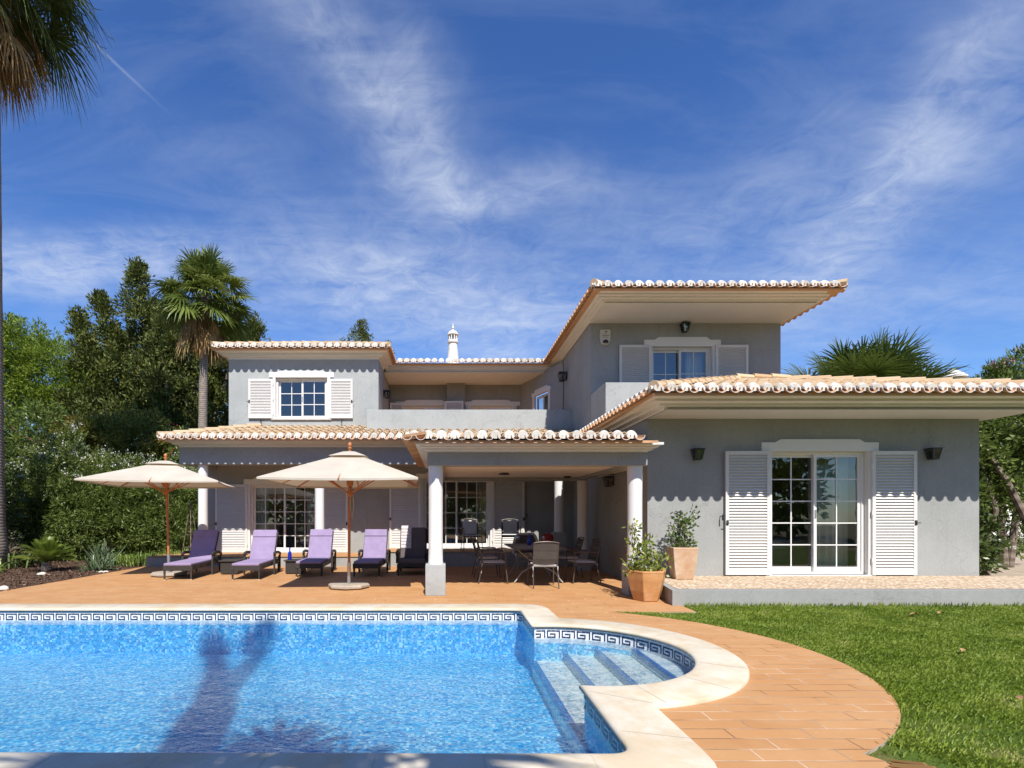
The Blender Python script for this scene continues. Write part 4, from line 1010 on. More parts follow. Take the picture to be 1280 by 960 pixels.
# ================================================================== FURNITURE
def rounded_slab(mb, x0, x1, y0, y1, z0, z1, m=0): mb.box(x0, x1, y0, y1, z0, z1, m)
def make_lounger():
    """foot at y=0, head at +y; 0.62 wide"""
    T = thing('sun_lounger', 'x', 'sun lounger', group='wicker sun loungers with lavender cushions')
    w = .31
    mb = MB(); mb.box(-w, w, 0, .05, .20, .31); mb.box(-w, -w+.045, .05, 1.72, .22, .31); mb.box(w-.045, w, .05, 1.72, .22, .31); mb.box(-w+.045, w-.045, 1.67, 1.72, .22, .31)
    mb.box(-w+.045, w-.045, .05, 1.22, .27, .30)
    mb.build('frame', 'wicker', T, bevel=.008)
    for sx in (-1, 1):
        for y, h in ((.03, .22), (1.66, .22)):
            mb = MB(); mb.tube([(sx*(w-.03), y, .015), (sx*(w-.03), y, h)], [.018, .028], 8); lg = mb.build('leg', 'wicker', T)
            mb = MB(); mb.tube([(sx*(w-.03), y, 0), (sx*(w-.03), y, .03)], .016, 8); mb.build('foot_cap', 'rubber_tip', lg)
        # arm: front post, curved top, rear post
        mb = MB(); x = sx*(w+.035)
        mb.tube([(x, 1.02, .0), (x, 1.03, .30), (x, 1.06, .48)], [.020, .026, .03], 8)
        mb.tube([(x, 1.55, 0), (x, 1.53, .44)], [.020, .026], 8)
        mb.tube([(x, 1.12, .30), (x, 1.17, .40), (x, 1.28, .30), (x, 1.40, .40), (x, 1.46, .30)], .012, 6)
        mb.build('armrest_frame', 'wicker', T, smooth='auto')
        mb = MB(); mb.tube([(x, 1.00, .47), (x, 1.06, .505), (x, 1.2, .52), (x, 1.4, .51), (x, 1.55, .475), (x, 1.62, .44)], [.018, .034, .036, .034, .03, .015], 10); mb.build('armrest', 'wicker', T, smooth='auto')
    # cushions
    mb = MB(); mb.box(-w+.02, w-.02, -.01, 1.20, .305, .365); mb.build('seat_cushion', 'lavender', T, bevel=.022, seg=3)
    ang = R(62); L = .78; bx = []
    mb = MB(); hy, hz = 1.20, .33; c, s_ = math.cos(ang), math.sin(ang)
    mb.rbox((0, hy+c*L/2, hz+s_*L/2), (2*w-.05, L, .06), (ang, 0, 0)); bc = mb.build('back_cushion', 'lavender', T, bevel=.022, seg=3)
    mb = MB(); mb.rbox((0, hy+c*(L-.09)-.035*s_, hz+s_*(L-.09)+.035*c), (2*w-.06, .19, .035), (ang, 0, 0)); mb.build('head_pillow', 'lavender', bc, bevel=.014, seg=3)
    mb = MB(); mb.rbox((0, hy+c*L*.5+.05*s_, hz+s_*L*.5-.05*c), (2*w-.03, L*.98, .03), (ang, 0, 0)); mb.tube([(0, 1.45, .28), (0, hy+c*.5+.04, hz+s_*.5-.05)], .012, 6)
    mb.build('back_panel', 'wicker', T)
    return T
L1 = make_lounger()
for i, (x, y, rz, lab) in enumerate((
    (-5.80, 11.12, 3.5, 'lavender cushioned wicker lounger leftmost in the row, its raised back shaded by the parasol'),
    (-4.33, 11.12, 4, 'lavender cushioned wicker lounger standing between the two wicker side tables, fully in the sun'),
    (-3.10, 11.62, 3, 'lavender cushioned wicker lounger right of the table with the blue bottle, seat in shade'),
    (-1.80, 11.60, -.5, 'lavender cushioned wicker lounger just right of a parasol pole, next to the dark lounge chair'))):
    o = L1 if i == 0 else copy_tree(L1)
    o.location = (x, y, 0); o.rotation_euler.z = R(rz); o['label'] = lab
# charcoal lounge chair with towel
T = thing('lounge_chair', 'dark grey cushioned wicker lounge chair with a towel over its back, beside the front column', 'lounge chair', (-.80, 11.95, 0), R(1))
w = .34
mb = MB(); mb.box(-w, w, .45, .95, .12, .26); mb.box(-w, -w+.05, .05, .45, .14, .26); mb.box(w-.05, w, .05, .45, .14, .26)
n = 14                                                    # arched apron
for k in range(n):
    xa = -w+2*w*k/n; xb = -w+2*w*(k+1)/n; f = lambda q: .15+.055*(1-(q/w)**2)-.0
    mb.v += [(xa, 0, f(xa)), (xb, 0, f(xb)), (xb, 0, .27), (xa, 0, .27), (xa, .05, f(xa)), (xb, .05, f(xb)), (xb, .05, .27), (xa, .05, .27)]; i = len(mb.v)-8
    for f4 in ((0, 1, 2, 3), (5, 4, 7, 6), (0, 4, 5, 1), (3, 2, 6, 7)): mb.f.append(tuple(i+q for q in f4)); mb.m.append(0); mb.r.append(.5)
mb.build('frame', 'wicker', T)
for sx in (-1, 1):
    for y in (.03, .92):
        mb = MB(); mb.tube([(sx*(w-.02), y, 0), (sx*(w-.02), y, .26)], [.022, .032], 8); mb.build('leg', 'wicker', T)
    mb = MB(); x = sx*(w+.02); mb.box(x-.03, x+.03, .25, .80, .26, .50); mb.build('arm_panel', 'wicker', T, bevel=.01)
    mb = MB(); mb.tube([(x, .2, .48), (x, .3, .53), (x, .6, .55), (x, .9, .53)], .038, 8); mb.build('armrest', 'wicker', T, smooth='auto')
mb = MB(); mb.box(-w+.03, w-.03, .0, .62, .27, .36); mb.build('seat_cushion', 'charcoal_fabric', T, bevel=.025, seg=3)
ang = R(68); L = .82; c, s_ = math.cos(ang), math.sin(ang)
mb = MB(); mb.rbox((0, .60+c*L/2, .33+s_*L/2), (2*w-.06, L, .08), (ang, 0, 0)); mb.build('back_cushion', 'charcoal_fabric', T, bevel=.03, seg=3)
mb = MB(); mb.rbox((0, .68+c*L/2, .30+s_*L/2), (2*w-.02, L, .04), (ang, 0, 0)); mb.build('back_panel', 'wicker', T, bevel=.01)
# towel
mb = MB(); nx = 8
path = [(.60+c*.30-.052*s_, .33+s_*.30+.052*c)]
pts = []
for q in np.linspace(.26, .83, 8): pts.append((.60+c*q-.050*s_-.004, .33+s_*q+.050*c+.002))
pts += [(.60+c*.865, .33+s_*.865+.012), (.60+c*.84+.085, .33+s_*.84-.01), (.60+c*.5+.115, .33+s_*.5-.03)]
for k in range(len(pts)-1):
    for j in range(nx):
        xa, xb = -.30+.25*j/nx, -.30+.25*(j+1)/nx; wv = lambda x_, k_: .004*math.sin(x_*55+k_*.7)
        mb.quad([(xa, pts[k][0]+wv(xa, k), pts[k][1]), (xb, pts[k][0]+wv(xb, k), pts[k][1]), (xb, pts[k+1][0]+wv(xb, k+1), pts[k+1][1]), (xa, pts[k+1][0]+wv(xa, k+1), pts[k+1][1])])
o = mb.build('towel', 'towel', None, smooth=True); o.location = (-.80, 11.95, 0); o.rotation_euler.z = R(1)
so_ = o.modifiers.new('s', 'SOLIDIFY'); so_.thickness = .012; so_.offset = -1
tag(o, 'pale grey towel draped over the left side of the dark lounge chair back', 'towel')
# wicker side tables
def side_table(x, y, lab):
    T = thing('side_table', lab, 'side table', (x, y, 0), R(2), 'square wicker side tables')
    mb = MB(); mb.box(-.20, .20, -.20, .20, .02, .30); mb.build('body', 'wicker', T, bevel=.008)
    mb = MB(); mb.box(-.235, .235, -.235, .235, .303, .335); mb.build('table_top', 'wicker', T, bevel=.008)
side_table(-5.13, 12.35, 'square dark wicker side table between the first and second lavender lounger')
side_table(-3.63, 12.45, 'square dark wicker side table with the blue bottle standing on it')
def bottle(x, y, z, h, lab):
    mb = MB(); mb.lathe((0, 0, 0), [(.04, 0), (.044, .01), (.044, h*.52), (.036, h*.62), (.017, h*.72), (.015, h*.92), (.019, h*.93), (.019, h)], 20)
    o = mb.build('bottle', 'blue_glass', None, smooth='auto'); o.location = (x, y, z); tag(o, lab, 'bottle')
bottle(-3.74, 12.32, .335, .29, 'tall cobalt blue bottle on the wicker side table')

# ---------------- parasols
def parasol(x, y, hx, hy, rz, zrim, ztop, lean, lab, vent=True, n=8):
    """octagon (n=8) or square (n=4) market parasol with teak pole and ribs"""
    T = thing('parasol', lab, 'parasol', (x, y, 0), 0, 'cream parasols beside the pool')
    top = Vector((lean[0], lean[1], ztop))
    mb = MB(); mb.tube([(lean[0]*.16, lean[1]*.16, .42), (lean[0], lean[1], ztop+.02)], .026, 12); mb.build('pole', 'teak', T, smooth='auto')
    mb = MB(); r0 = .40
    mb.lathe((0, 0, 0), [(r0*.86, 0), (r0, .03), (r0, .065), (r0*.94, .085)], 8); bs = mb.build('base', 'concrete', T)
    mb = MB(); mb.tube([(0, 0, .086), (lean[0]*.2, lean[1]*.2, .50)], .034, 12); mb.build('base_tube', 'steel', T)
    ca, sa = math.cos(rz), math.sin(rz)
    def W(a, b, z): return Vector((lean[0]+a*ca-b*sa, lean[1]+a*sa+b*ca, z))
    if n == 4: cor = [(hx, hy), (-hx, hy), (-hx, -hy), (hx, -hy)]
    else: cor = [(hx*math.cos(2*PI*(k+.5)/8)/math.cos(PI/8), hy*math.sin(2*PI*(k+.5)/8)/math.cos(PI/8)) for k in range(8)]
    rt = .17                                               # where the vent opening sits
    mb = MB(); ns, nr = 8, 10
    N = len(cor)
    def surf(k, u, s):
        a, b = cor[k], cor[(k+1) % N]; e = (a[0]+(b[0]-a[0])*u, a[1]+(b[1]-a[1])*u)
        sag = math.sin(PI*u)*.045*s; h = (ztop-.03)-(ztop-.03-zrim)*s-.05*math.sin(PI*s)*0
        shr = 1-.035*math.sin(PI*u)*s*s
        return W(e[0]*s*shr, e[1]*s*shr, h-sag*.4)
    for k in range(N):
        for i in range(ns):
            for j in range(nr):
                s0, s1 = .10+.90*j/nr, .10+.90*(j+1)/nr
                mb.quad([surf(k, i/ns, s0), surf(k, i/ns, s1), surf(k, (i+1)/ns, s1), surf(k, (i+1)/ns, s0)])
    o = mb.build('canopy', 'canvas', T, smooth=True)
    # hem: short drop of canvas at the rim
    mb = MB()
    for k in range(N):
        for i in range(ns):
            a, b = surf(k, i/ns, 1), surf(k, (i+1)/ns, 1); mb.quad([a, a-Vector((0, 0, .035)), b-Vector((0, 0, .035)), b])
    mb.build('hem', 'canvas', o)
    if vent:
        mb = MB()
        for k in range(N):
            for i in range(ns):
                for j in range(4):
                    f = lambda u, q: surf(k, u, .02+(.26-.02)*q/4)*1+Vector((0, 0, .045+.012*math.sin(PI*u)*(q/4)-.02*(q == 0)))
                    mb.quad([f(i/ns, j), f(i/ns, j+1), f((i+1)/ns, j+1), f((i+1)/ns, j)])
        mb.build('vent_flap', 'canvas', o, smooth=True)
    mb = MB(); mb.lathe(top+Vector((0, 0, .02)), [(.03, 0), (.045, .02), (.02, .04), (.028, .055), (.04, .085), (.034, .115), (.012, .135)], 14); mb.build('finial', 'teak', T, smooth='auto')
    mb = MB(); mb.lathe(Vector((lean[0], lean[1], zrim+.02)), [(.045, -.10), (.065, -.06), (.065, .02), (.05, .06)], 12)
    mb.lathe(Vector((lean[0], lean[1], zrim-.22)), [(.04, -.05), (.055, -.02), (.055, .04), (.04, .06)], 12); mb.build('hub', 'teak', T)
    ribs = cor+([((cor[k][0]+cor[(k+1) % 4][0])/2, (cor[k][1]+cor[(k+1) % 4][1])/2) for k in range(4)] if n == 4 else [])
    for q, (a, b) in enumerate(ribs):
        mb = MB(); e = W(a*.985, b*.985, zrim-.01+(0 if q < N else -.018))
        mb.tube([W(a*.03, b*.03, ztop-.10), e], .013, 6); rb = mb.build('rib', 'teak', T)
        mb = MB(); mb.tube([W(a*.03, b*.03, zrim-.20), W(a*.5, b*.5, (zrim+ztop)/2-.065)], .011, 6); mb.build('strut', 'teak', rb)
    mb = MB(); p0 = Vector((lean[0]*.9+.06, lean[1]*.9-.02, zrim-.22)); mb.tube([p0, p0+Vector((.02, 0, -.25)), p0+Vector((-.01, 0, -.45)), p0+Vector((-.045, .01, -.28)), p0+Vector((-.05, .01, -.02))], .006, 5); mb.build('cord', 'rope', T)
    return T
parasol(-6.42, 11.95, 1.34, 1.32, R(15), 2.14, 2.68, (-.11, .05), 'cream parasol standing beside the planting bed, left of the leftmost lounger', True, 4)
parasol(-1.88, 9.95, 1.30, 1.36, R(2.5), 2.02, 2.62, (.06, -.22), 'cream parasol with a double vented top standing in front of the third and fourth lounger', True, 4)

# ---------------- dining set
def make_chair():
    T = thing('dining_chair', 'x', 'chair', group='dark metal patio chairs')
    r = .012; w = .26
    def leg(pts):
        mb = MB(); mb.tube(pts, r, 8); mb.build('leg', 'iron_brown', T, smooth='auto')
    for sx in (-1, 1):
        leg([(sx*w, -.27, 0), (sx*w*.96, -.22, .42), (sx*w*.98, -.235, .60)])
        leg([(sx*w*.93, .33, 0), (sx*w*.9, .24, .40)])
        mb = MB(); mb.tube([(sx*w*.98, -.235, .60), (sx*(w+.01), -.22, .64), (sx*(w+.015), -.08, .655), (sx*(w+.0), .10, .65), (sx*w*.93, .24, .63)], .014, 8); mb.build('armrest', 'iron_brown', T, smooth='auto')
    mb = MB(); mb.tube([(-w*.92, -.24, .42), (w*.92, -.24, .42)], .011, 8); mb.tube([(-w*.9, .22, .41), (w*.9, .22, .41)], .011, 8)
    for sx in (-1, 1): mb.tube([(sx*w*.93, -.24, .42), (sx*w*.90, .23, .40)], .013, 8)
    mb.build('seat_frame', 'iron_brown', T, smooth='auto')
    mb = MB(); nn_ = 8
    for k in range(nn_):
        y0_, y1_ = -.235+.46*k/nn_, -.235+.46*(k+1)/nn_; f = lambda y: .415-.022*math.sin(PI*(y+.235)/.46)
        mb.quad([(-w*.9, y0_, f(y0_)), (w*.9, y0_, f(y0_)), (w*.9, y1_, f(y1_)), (-w*.9, y1_, f(y1_))])
    mb.build('seat', 'sling', T, smooth=True)
    bp = [(.23, .40), (.26, .55), (.30, .72), (.345, .87)]
    mb = MB()
    for sx in (-1, 1): mb.tube([(sx*w*.9, y, z) for y, z in bp], .012, 8)
    mb.tube([(-w*.9, .345, .87), (-w*.5, .365, .89), (0, .37, .897), (w*.5, .365, .89), (w*.9, .345, .87)], .014, 8)
    mb.build('back_frame', 'iron_brown', T, smooth='auto')
    mb = MB(); cols_ = 6
    for k in range(len(bp)-1):
        for j in range(cols_):
            xa, xb = -w*.88+1.76*w*j/cols_, -w*.88+1.76*w*(j+1)/cols_; g = lambda x_: .02*(1-(x_/(w*.9))**2)
            (ya, za), (yb, zb_) = bp[k], bp[k+1]; za = max(za, .47)
            mb.quad([(xa, ya+g(xa), za), (xb, ya+g(xb), za), (xb, yb+g(xb), zb_-.005), (xa, yb+g(xa), zb_-.005)])
    mb.build('backrest', 'sling', T, smooth=True)
    return T
def add_pad(T, back=False):
    mb = MB()
    mb.box(-.22, .22, -.22, .22, .422, .452); mb.build('seat_pad', 'pad_white', T, bevel=.012)
    if back: 
        mb = MB(); mb.rbox((0, .262, .665), (.40, .035, .40), (R(-15), 0, 0)); mb.build('back_pad', 'pad_white', T, bevel=.012)
    else:
        mb = MB()
        for sx in (-1, 1): mb.tube([(sx*.22, .21, .44), (sx*.24, .25, .41), (sx*.235, .26, .33), (sx*.25, .27, .22)], [.008, .010, .006, .008], 6)
        mb.build('pad_tie', 'pad_white', T)
CH = make_chair(); first = True
specs = [(1.90, 10.15, 180, 0, 0, 'patio chair at the near end of the table, its back towards the pool'),
         (.98, 10.75, 90, 0, 0, 'patio chair on the left side of the table, nearest the pool'),
         (.93, 11.75, 92, 0, 0, 'patio chair on the left side of the table, farther from the pool'),
         (2.82, 10.80, -84, 0, 0, 'patio chair on the right side of the table, nearest the pool'),
         (2.72, 11.75, -90, 0, 0, 'patio chair on the right side of the table, farther from the pool'),
         (.70, 14.47, 8, .394, 1, 'patio chair with pale back pad on the raised step, in front of the glass door'),
         (1.80, 14.45, -4, .394, 1, 'patio chair with pale back pad on the raised step, in front of the white shutter')]
base_kids = None
roots = []
for i, (x, y, rz, z, bk, lab) in enumerate(specs):
    o = CH if i == 0 else copy_tree(CH)
    roots.append((o, bk))
    # chair faces local -Y; its back at +Y
    o.location = (x, y, z); o.rotation_euler.z = R(rz); o['label'] = lab
for o, bk in roots:
    add_pad(o, bk)
# table
T = thing('dining_table', 'long grey metal patio table with crossed curved legs under the porch', 'table', (1.90, 11.35, 0))
mb = MB(); hw, hl = .53, .98
mb.box(-hw, hw, -hl, -hl+.05, .70, .73); mb.box(-hw, hw, hl-.05, hl, .70, .73); mb.box(-hw, -hw+.05, -hl+.05, hl-.05, .70, .73); mb.box(hw-.05, hw, -hl+.05, hl-.05, .70, .73)
T_f = mb.build('table_rim', 'iron_brown', T, bevel=.004)
mb = MB(); n = 15
for k in range(n):
    ya = -hl+.06+(2*hl-.12)*k/n; mb.box(-hw+.05, hw-.05, ya, ya+(2*hl-.12)/n-.014, .706, .724)
mb.build('table_top', 'iron_grey', T)
for sy in (-.62, .62):
    for sx in (-1, 1):
        mb = MB(); mb.tube([(sx*.50, sy-.10, .012), (sx*.46, sy-.09, .06), (sx*.34, sy-.05, .22), (sx*.10, sy, .34), (-sx*.18, sy+.03, .48), (-sx*.42, sy+.06, .69)], .016, 8); mb.build('leg', 'iron_grey', T, smooth='auto')
bottle(1.86, 11.6, .73, .26, 'cobalt blue bottle on the patio table')
def wineglass(x, y, lab):
    mb = MB(); mb.lathe((x, y, .73), [(.033, 0), (.033, .003), (.004, .008), (.004, .085), (.02, .10), (.036, .13), (.038, .16), (.032, .19)], 16)
    o = mb.build('wine_glass', 'clear_glass', None, smooth='auto'); tag(o, lab, 'glass', 'stemmed glasses on the patio table')
wineglass(1.55, 11.5, 'stemmed glass on the patio table, farthest left of the blue bottle')
wineglass(1.66, 11.9, 'stemmed glass on the patio table, close left of the blue bottle')
wineglass(2.2, 11.7, 'stemmed glass on the patio table, right of the blue bottle')
T = thing('bowl', 'dark bowl of fruit on the patio table right of the blue bottle', 'bowl', (2.08, 11.55, .73))
mb = MB(); mb.lathe((0, 0, 0), [(.05, 0), (.09, .02), (.12, .055), (.115, .055), (.08, .025), (.02, .015)], 20); mb.build('dish', 'iron_brown', T, smooth='auto')
for k, (a, b) in enumerate(((0, 0), (.055, .02), (-.05, .03), (.01, -.055))):
    mb = MB(); mb.lathe((a, b, .045), [(.008, -.03), (.025, -.018), (.032, 0), (.025, .02), (.006, .03)], 12); mb.build('fruit', 'red_fabric', T, smooth=True)
# rounded armchair with white rim at the far end of the table
T = thing('wicker_armchair', 'rounded grey armchair with a white rim at the far end of the patio table', 'armchair', (2.03, 12.95, 0))
mb = MB(); pts = []
for k in range(15):
    a = PI*k/14; pts.append((.31*math.cos(a), .26, .60+.32*min(1, math.sin(a)*1.35)))
pts = [(.31, .24, .42)]+pts+[(-.31, .24, .42)]
mb.tube(pts, .032, 8); mb.build('rim', 'pad_white', T, smooth='auto')
mb = MB(); mb.v = [(p[0]*.95, .262, p[2]) for p in pts]; mb.f = [tuple(range(len(pts)))]; mb.m = [0]; mb.r = [.5]; mb.build('backrest', 'sling', T)
mb = MB(); mb.box(-.28, .28, -.22, .24, .36, .44); mb.build('seat_cushion', 'pad_white', T, bevel=.02)
mb = MB()
for sx in (-1, 1): mb.tube([(sx*.30, .24, .62), (sx*.32, .0, .60), (sx*.30, -.22, .56), (sx*.28, -.23, .36)], .022, 8)
mb.build('armrest', 'iron_grey', T, smooth='auto')
for sx in (-1, 1):
    for sy in (-1, 1):
        mb = MB(); mb.tube([(sx*.27, sy*.21, 0), (sx*.25, sy*.2, .37)], .016, 8); mb.build('leg', 'iron_grey', T)
# red ball cushion on the step by the column
mb = MB(); mb.lathe((0, 0, 0), [(.06, -.19), (.15, -.15), (.20, -.06), (.205, .03), (.17, .12), (.09, .18), (.02, .195)], 24)
o = mb.build('round_cushion', 'red_fabric', None, smooth=True); o.location = (2.82, 14.3, .70); tag(o, 'dark red round cushion on a stool beside the rear column', 'cushion')
T = thing('stool', 'low grey stool under the red round cushion beside the rear column', 'stool', (2.80, 14.38, .394))
mb = MB(); mb.lathe((0, 0, .09), [(.16, 0), (.18, .01), (.18, .025), (.17, .03)], 20); mb.build('seat', 'iron_grey', T)
for k in range(3):
    a = 2*PI*k/3; mb = MB(); mb.tube([(.15*math.cos(a), .15*math.sin(a), 0), (.13*math.cos(a), .13*math.sin(a), .095)], .012, 6); mb.build('leg', 'iron_grey', T)

# ---------------- terracotta pots
def pot(x, y, z, sides, rb, rt, h, rz, mat, lab, square=False):
    T = thing('planter', lab, 'planter', (x, y, z), rz)
    mb = MB(); k = 1/math.cos(PI/sides)
    prof = [(rb*.93, 0), (rb, .012), (rb*1.0+(rt-rb)*.45, h*.33), (rb+(rt-rb)*.82, h*.70), (rt*.985, h*.93), (rt, h*.95), (rt, h), (rt*.86, h), (rt*.84, h*.93)]
    mb.lathe((0, 0, 0), [(r_*k, zz_) for r_, zz_ in prof], sides); mb.build('pot', mat, T, bevel=.010, seg=2)
    mb = MB(); mb.lathe((0, 0, h*.90), [(rt*.80*k, 0), (rt*.80*k, .012)], sides); mb.build('potting_soil', 'soil', T)
    return T
POT1 = pot(3.30, 8.52, 0, 6, .185, .285, .50, R(0), 'terracotta', 'orange six sided terracotta planter on the clay deck in front of the column')
POT2 = pot(4.30, 9.42, .241, 4, .15, .215, .58, R(38), 'terracotta_pale', 'square faded terracotta planter standing on the pebble terrace against the grey wall')
# leaves of the potted plants
def vine(parent, name, stems, mat, ln, wd, nper, rad, flowers=None):
    Vs, Fs, Rn = [], [], []; base = 0
    mb = MB()
    for s in stems:
        pts = [Vector(p) for p in s]; mb.tube(pts, [.009]*(len(pts)-1)+[.003], 5)
        for i in range(len(pts)-1):
            for k in range(nper):
                t = random.random(); p = pts[i].lerp(pts[i+1], t)
                P = np.array(p)[None]+rng.normal(size=(1, 3))*rad; D = P-np.array(p)[None]+np.array([[0, 0, .02]])+rng.normal(size=(1, 3))*.03
                V, F = leaves(P, D, ln, wd); Vs.append(V); Fs.append(F+base); base += 4
    mb.build('stems', 'tree_bark', parent)
    o = npmesh(name, np.concatenate(Vs), np.concatenate(Fs), mat, parent)
    if flowers:
        fm, fp, fs = flowers; P = np.array(fp); P = np.repeat(P, 7, 0)+rng.normal(size=(len(P)*7, 3))*.006
        V, F = leaves(P, rng.normal(size=P.shape), fs, fs*.7); npmesh('flowers', V, F, fm, parent)
    return o
PL1 = thing('potted_vine', 'leafy light green climber growing up from the orange planter by the column', 'plant', (3.30, 8.52, .46))
vine(PL1, 'leaves', [[(0, 0, 0), (-.03, .05, .15), (.02, .12, .32), (-.04, .15, .42)], [(.02, 0, 0), (.10, .05, .2), (.12, .1, .40), (.08, .16, .55)], [(-.03, 0, 0), (-.12, .02, .06), (-.22, .0, .05), (-.34, -.02, .08)],
      [(-.04, .02, 0), (-.14, .05, .3), (-.20, .1, .50), (-.19, .1, .78), (-.14, .12, .66)], [(0, .02, 0), (.15, 0, .1), (.25, .02, .22), (.36, 0, .20)], [(-.1, 0, .02), (-.18, .05, .17), (-.27, .06, .20)], [(.05, 0, 0), (.02, .1, .2), (-.08, .1, .36), (-.03, .1, .50)], [(.1, 0, 0), (.17, 0, .05), (.2, .02, .03)], [(-.1, 0, 0), (-.17, -.05, .03), (-.22, -.02, .0)]],
     'leaf_lime', .08, .048, 25, .045)
PL2 = thing('potted_shrub', 'green climber with dark flowers growing from the pale planter against the wall', 'plant', (4.30, 9.42, .78))
vine(PL2, 'leaves', [[(0, 0, 0), (-.04, 0, .2), (-.03, .02, .42), (-.08, .04, .62)], [(.03, 0, 0), (.05, 0, .2), (.02, .02, .4), (.04, .05, .60)], [(0, 0, .3), (.1, 0, .45), (.16, 0, .55), (.22, .03, .62)], [(-.02, 0, .0), (-.12, 0, .1), (-.16, .02, .28), (-.12, .04, .5)], [(.04, 0, 0), (.14, 0, .08), (.20, 0, .06)], [(-.02, 0, 0), (.02, -.05, .2), (-.01, -.04, .4), (.0, 0, .55)]],
     'leaf_pot', .075, .045, 30, .05, ('petal_dark', [(-.19, 0, .66), (-.13, 0, .655), (-.07, .02, .665), (-.10, 0, .69), (.0, 0, .67), (.28, .02, .66), (-.03, 0, .68), (.23, .03, .68)], .028))
# ================================================================== PLANTS
def clumps(centers, rad, nleaf, ln, wd, outward=None, jitter=1.0, updir=.2, aniso=(1, 1, 1)):
    """leaf diamonds gathered in clumps round the centres"""
    c = np.repeat(np.asarray(centers, float), nleaf, 0); rr = np.repeat(np.broadcast_to(np.asarray(rad, float), (len(centers),)), nleaf)
    g = unit(rng.normal(size=c.shape)); q = (rng.random(len(c))**.45)[:, None]*rr[:, None]
    off = g*q*np.array(aniso); P = c+off
    D = g*.8+rng.normal(size=c.shape)*.55*jitter+np.array([0, 0, updir])
    if outward is not None: D = D+np.repeat(outward, nleaf, 0)*.6
    return leaves(P, D, ln, wd)
def blob_centers(n, c, r, shell=.55):
    g = unit(rng.normal(size=(n, 3))); q = shell+(1-shell)*rng.random(n)[:, None]; return np.array(c)+g*q*np.array(r), g
def lumpy(cs, amp, f=1.3):
    ph = rng.random(6)*6; x = cs*f
    return cs+amp*np.stack([np.sin(x[:, 2]+ph[0]+x[:, 1]), np.sin(x[:, 0]+ph[1]), np.sin(x[:, 0]*1.3+x[:, 1]+ph[2])], 1)
def bush(name, lab, cat, loc, blobs, mat, ln, wd, per=46, cr=.22, group=None, flowers=None, trunk=None, dens=1.0, updir=.2, bark='tree_bark'):
    """blobs: list of (x,y,z,rx,ry,rz) relative to loc"""
    T = thing(name, lab, cat, loc, 0, group)
    cs, gs = [], []
    for (x, y, z, rx, ry, rz_) in blobs:
        area = (rx*ry+ry*rz_+rx*rz_)*4; n = max(6, int(area*dens/(cr*cr)*.42))
        a, g = blob_centers(n, (x, y, z), (rx, ry, rz_)); cs.append(a); gs.append(g)
    cs = np.concatenate(cs); gs = np.concatenate(gs); keep = cs[:, 2] > .03; cs, gs = cs[keep], gs[keep]
    cs = lumpy(cs, cr*.6); keep = rng.random(len(cs)) > .10; cs, gs = cs[keep], gs[keep]
    rad = cr*(.6+.8*rng.random(len(cs)))
    V, F = clumps(cs, rad, per, ln, wd, gs, updir=updir)
    rn = np.clip(np.repeat(rng.random(len(cs)), per)*.45+rng.random(len(F))*.55, 0, 1)
    mats_ = [mat]; mi = np.zeros(len(F)); 
    if flowers:
        for (fm, n, size, zmin) in flowers:
            ok = np.where((cs[:, 2] > zmin) & (gs[:, 2] > -.3))[0]
            pick = rng.choice(ok, min(n, len(ok)), replace=False); P = cs[pick]+gs[pick]*rad[pick][:, None]*1.15
            P = np.repeat(P, 12, 0)+rng.normal(size=(len(P)*12, 3))*size*1.3
            V2, F2 = leaves(P, rng.normal(size=P.shape)+np.array([0, -.3, .4]), size, size*.8)
            F = np.concatenate([F, F2+len(V)]); V = np.concatenate([V, V2]); mats_.append(fm); mi = np.concatenate([mi, np.full(len(F2), len(mats_)-1)]); rn = np.concatenate([rn, rng.random(len(F2))])
    npmesh('crown', V, F, mats_, T, rn, mi)
    for tr in (trunk or []):
        mb = MB(); mb.tube(tr[0], tr[1], 8); mb.build('trunk', bark, T, smooth='auto')
    return T

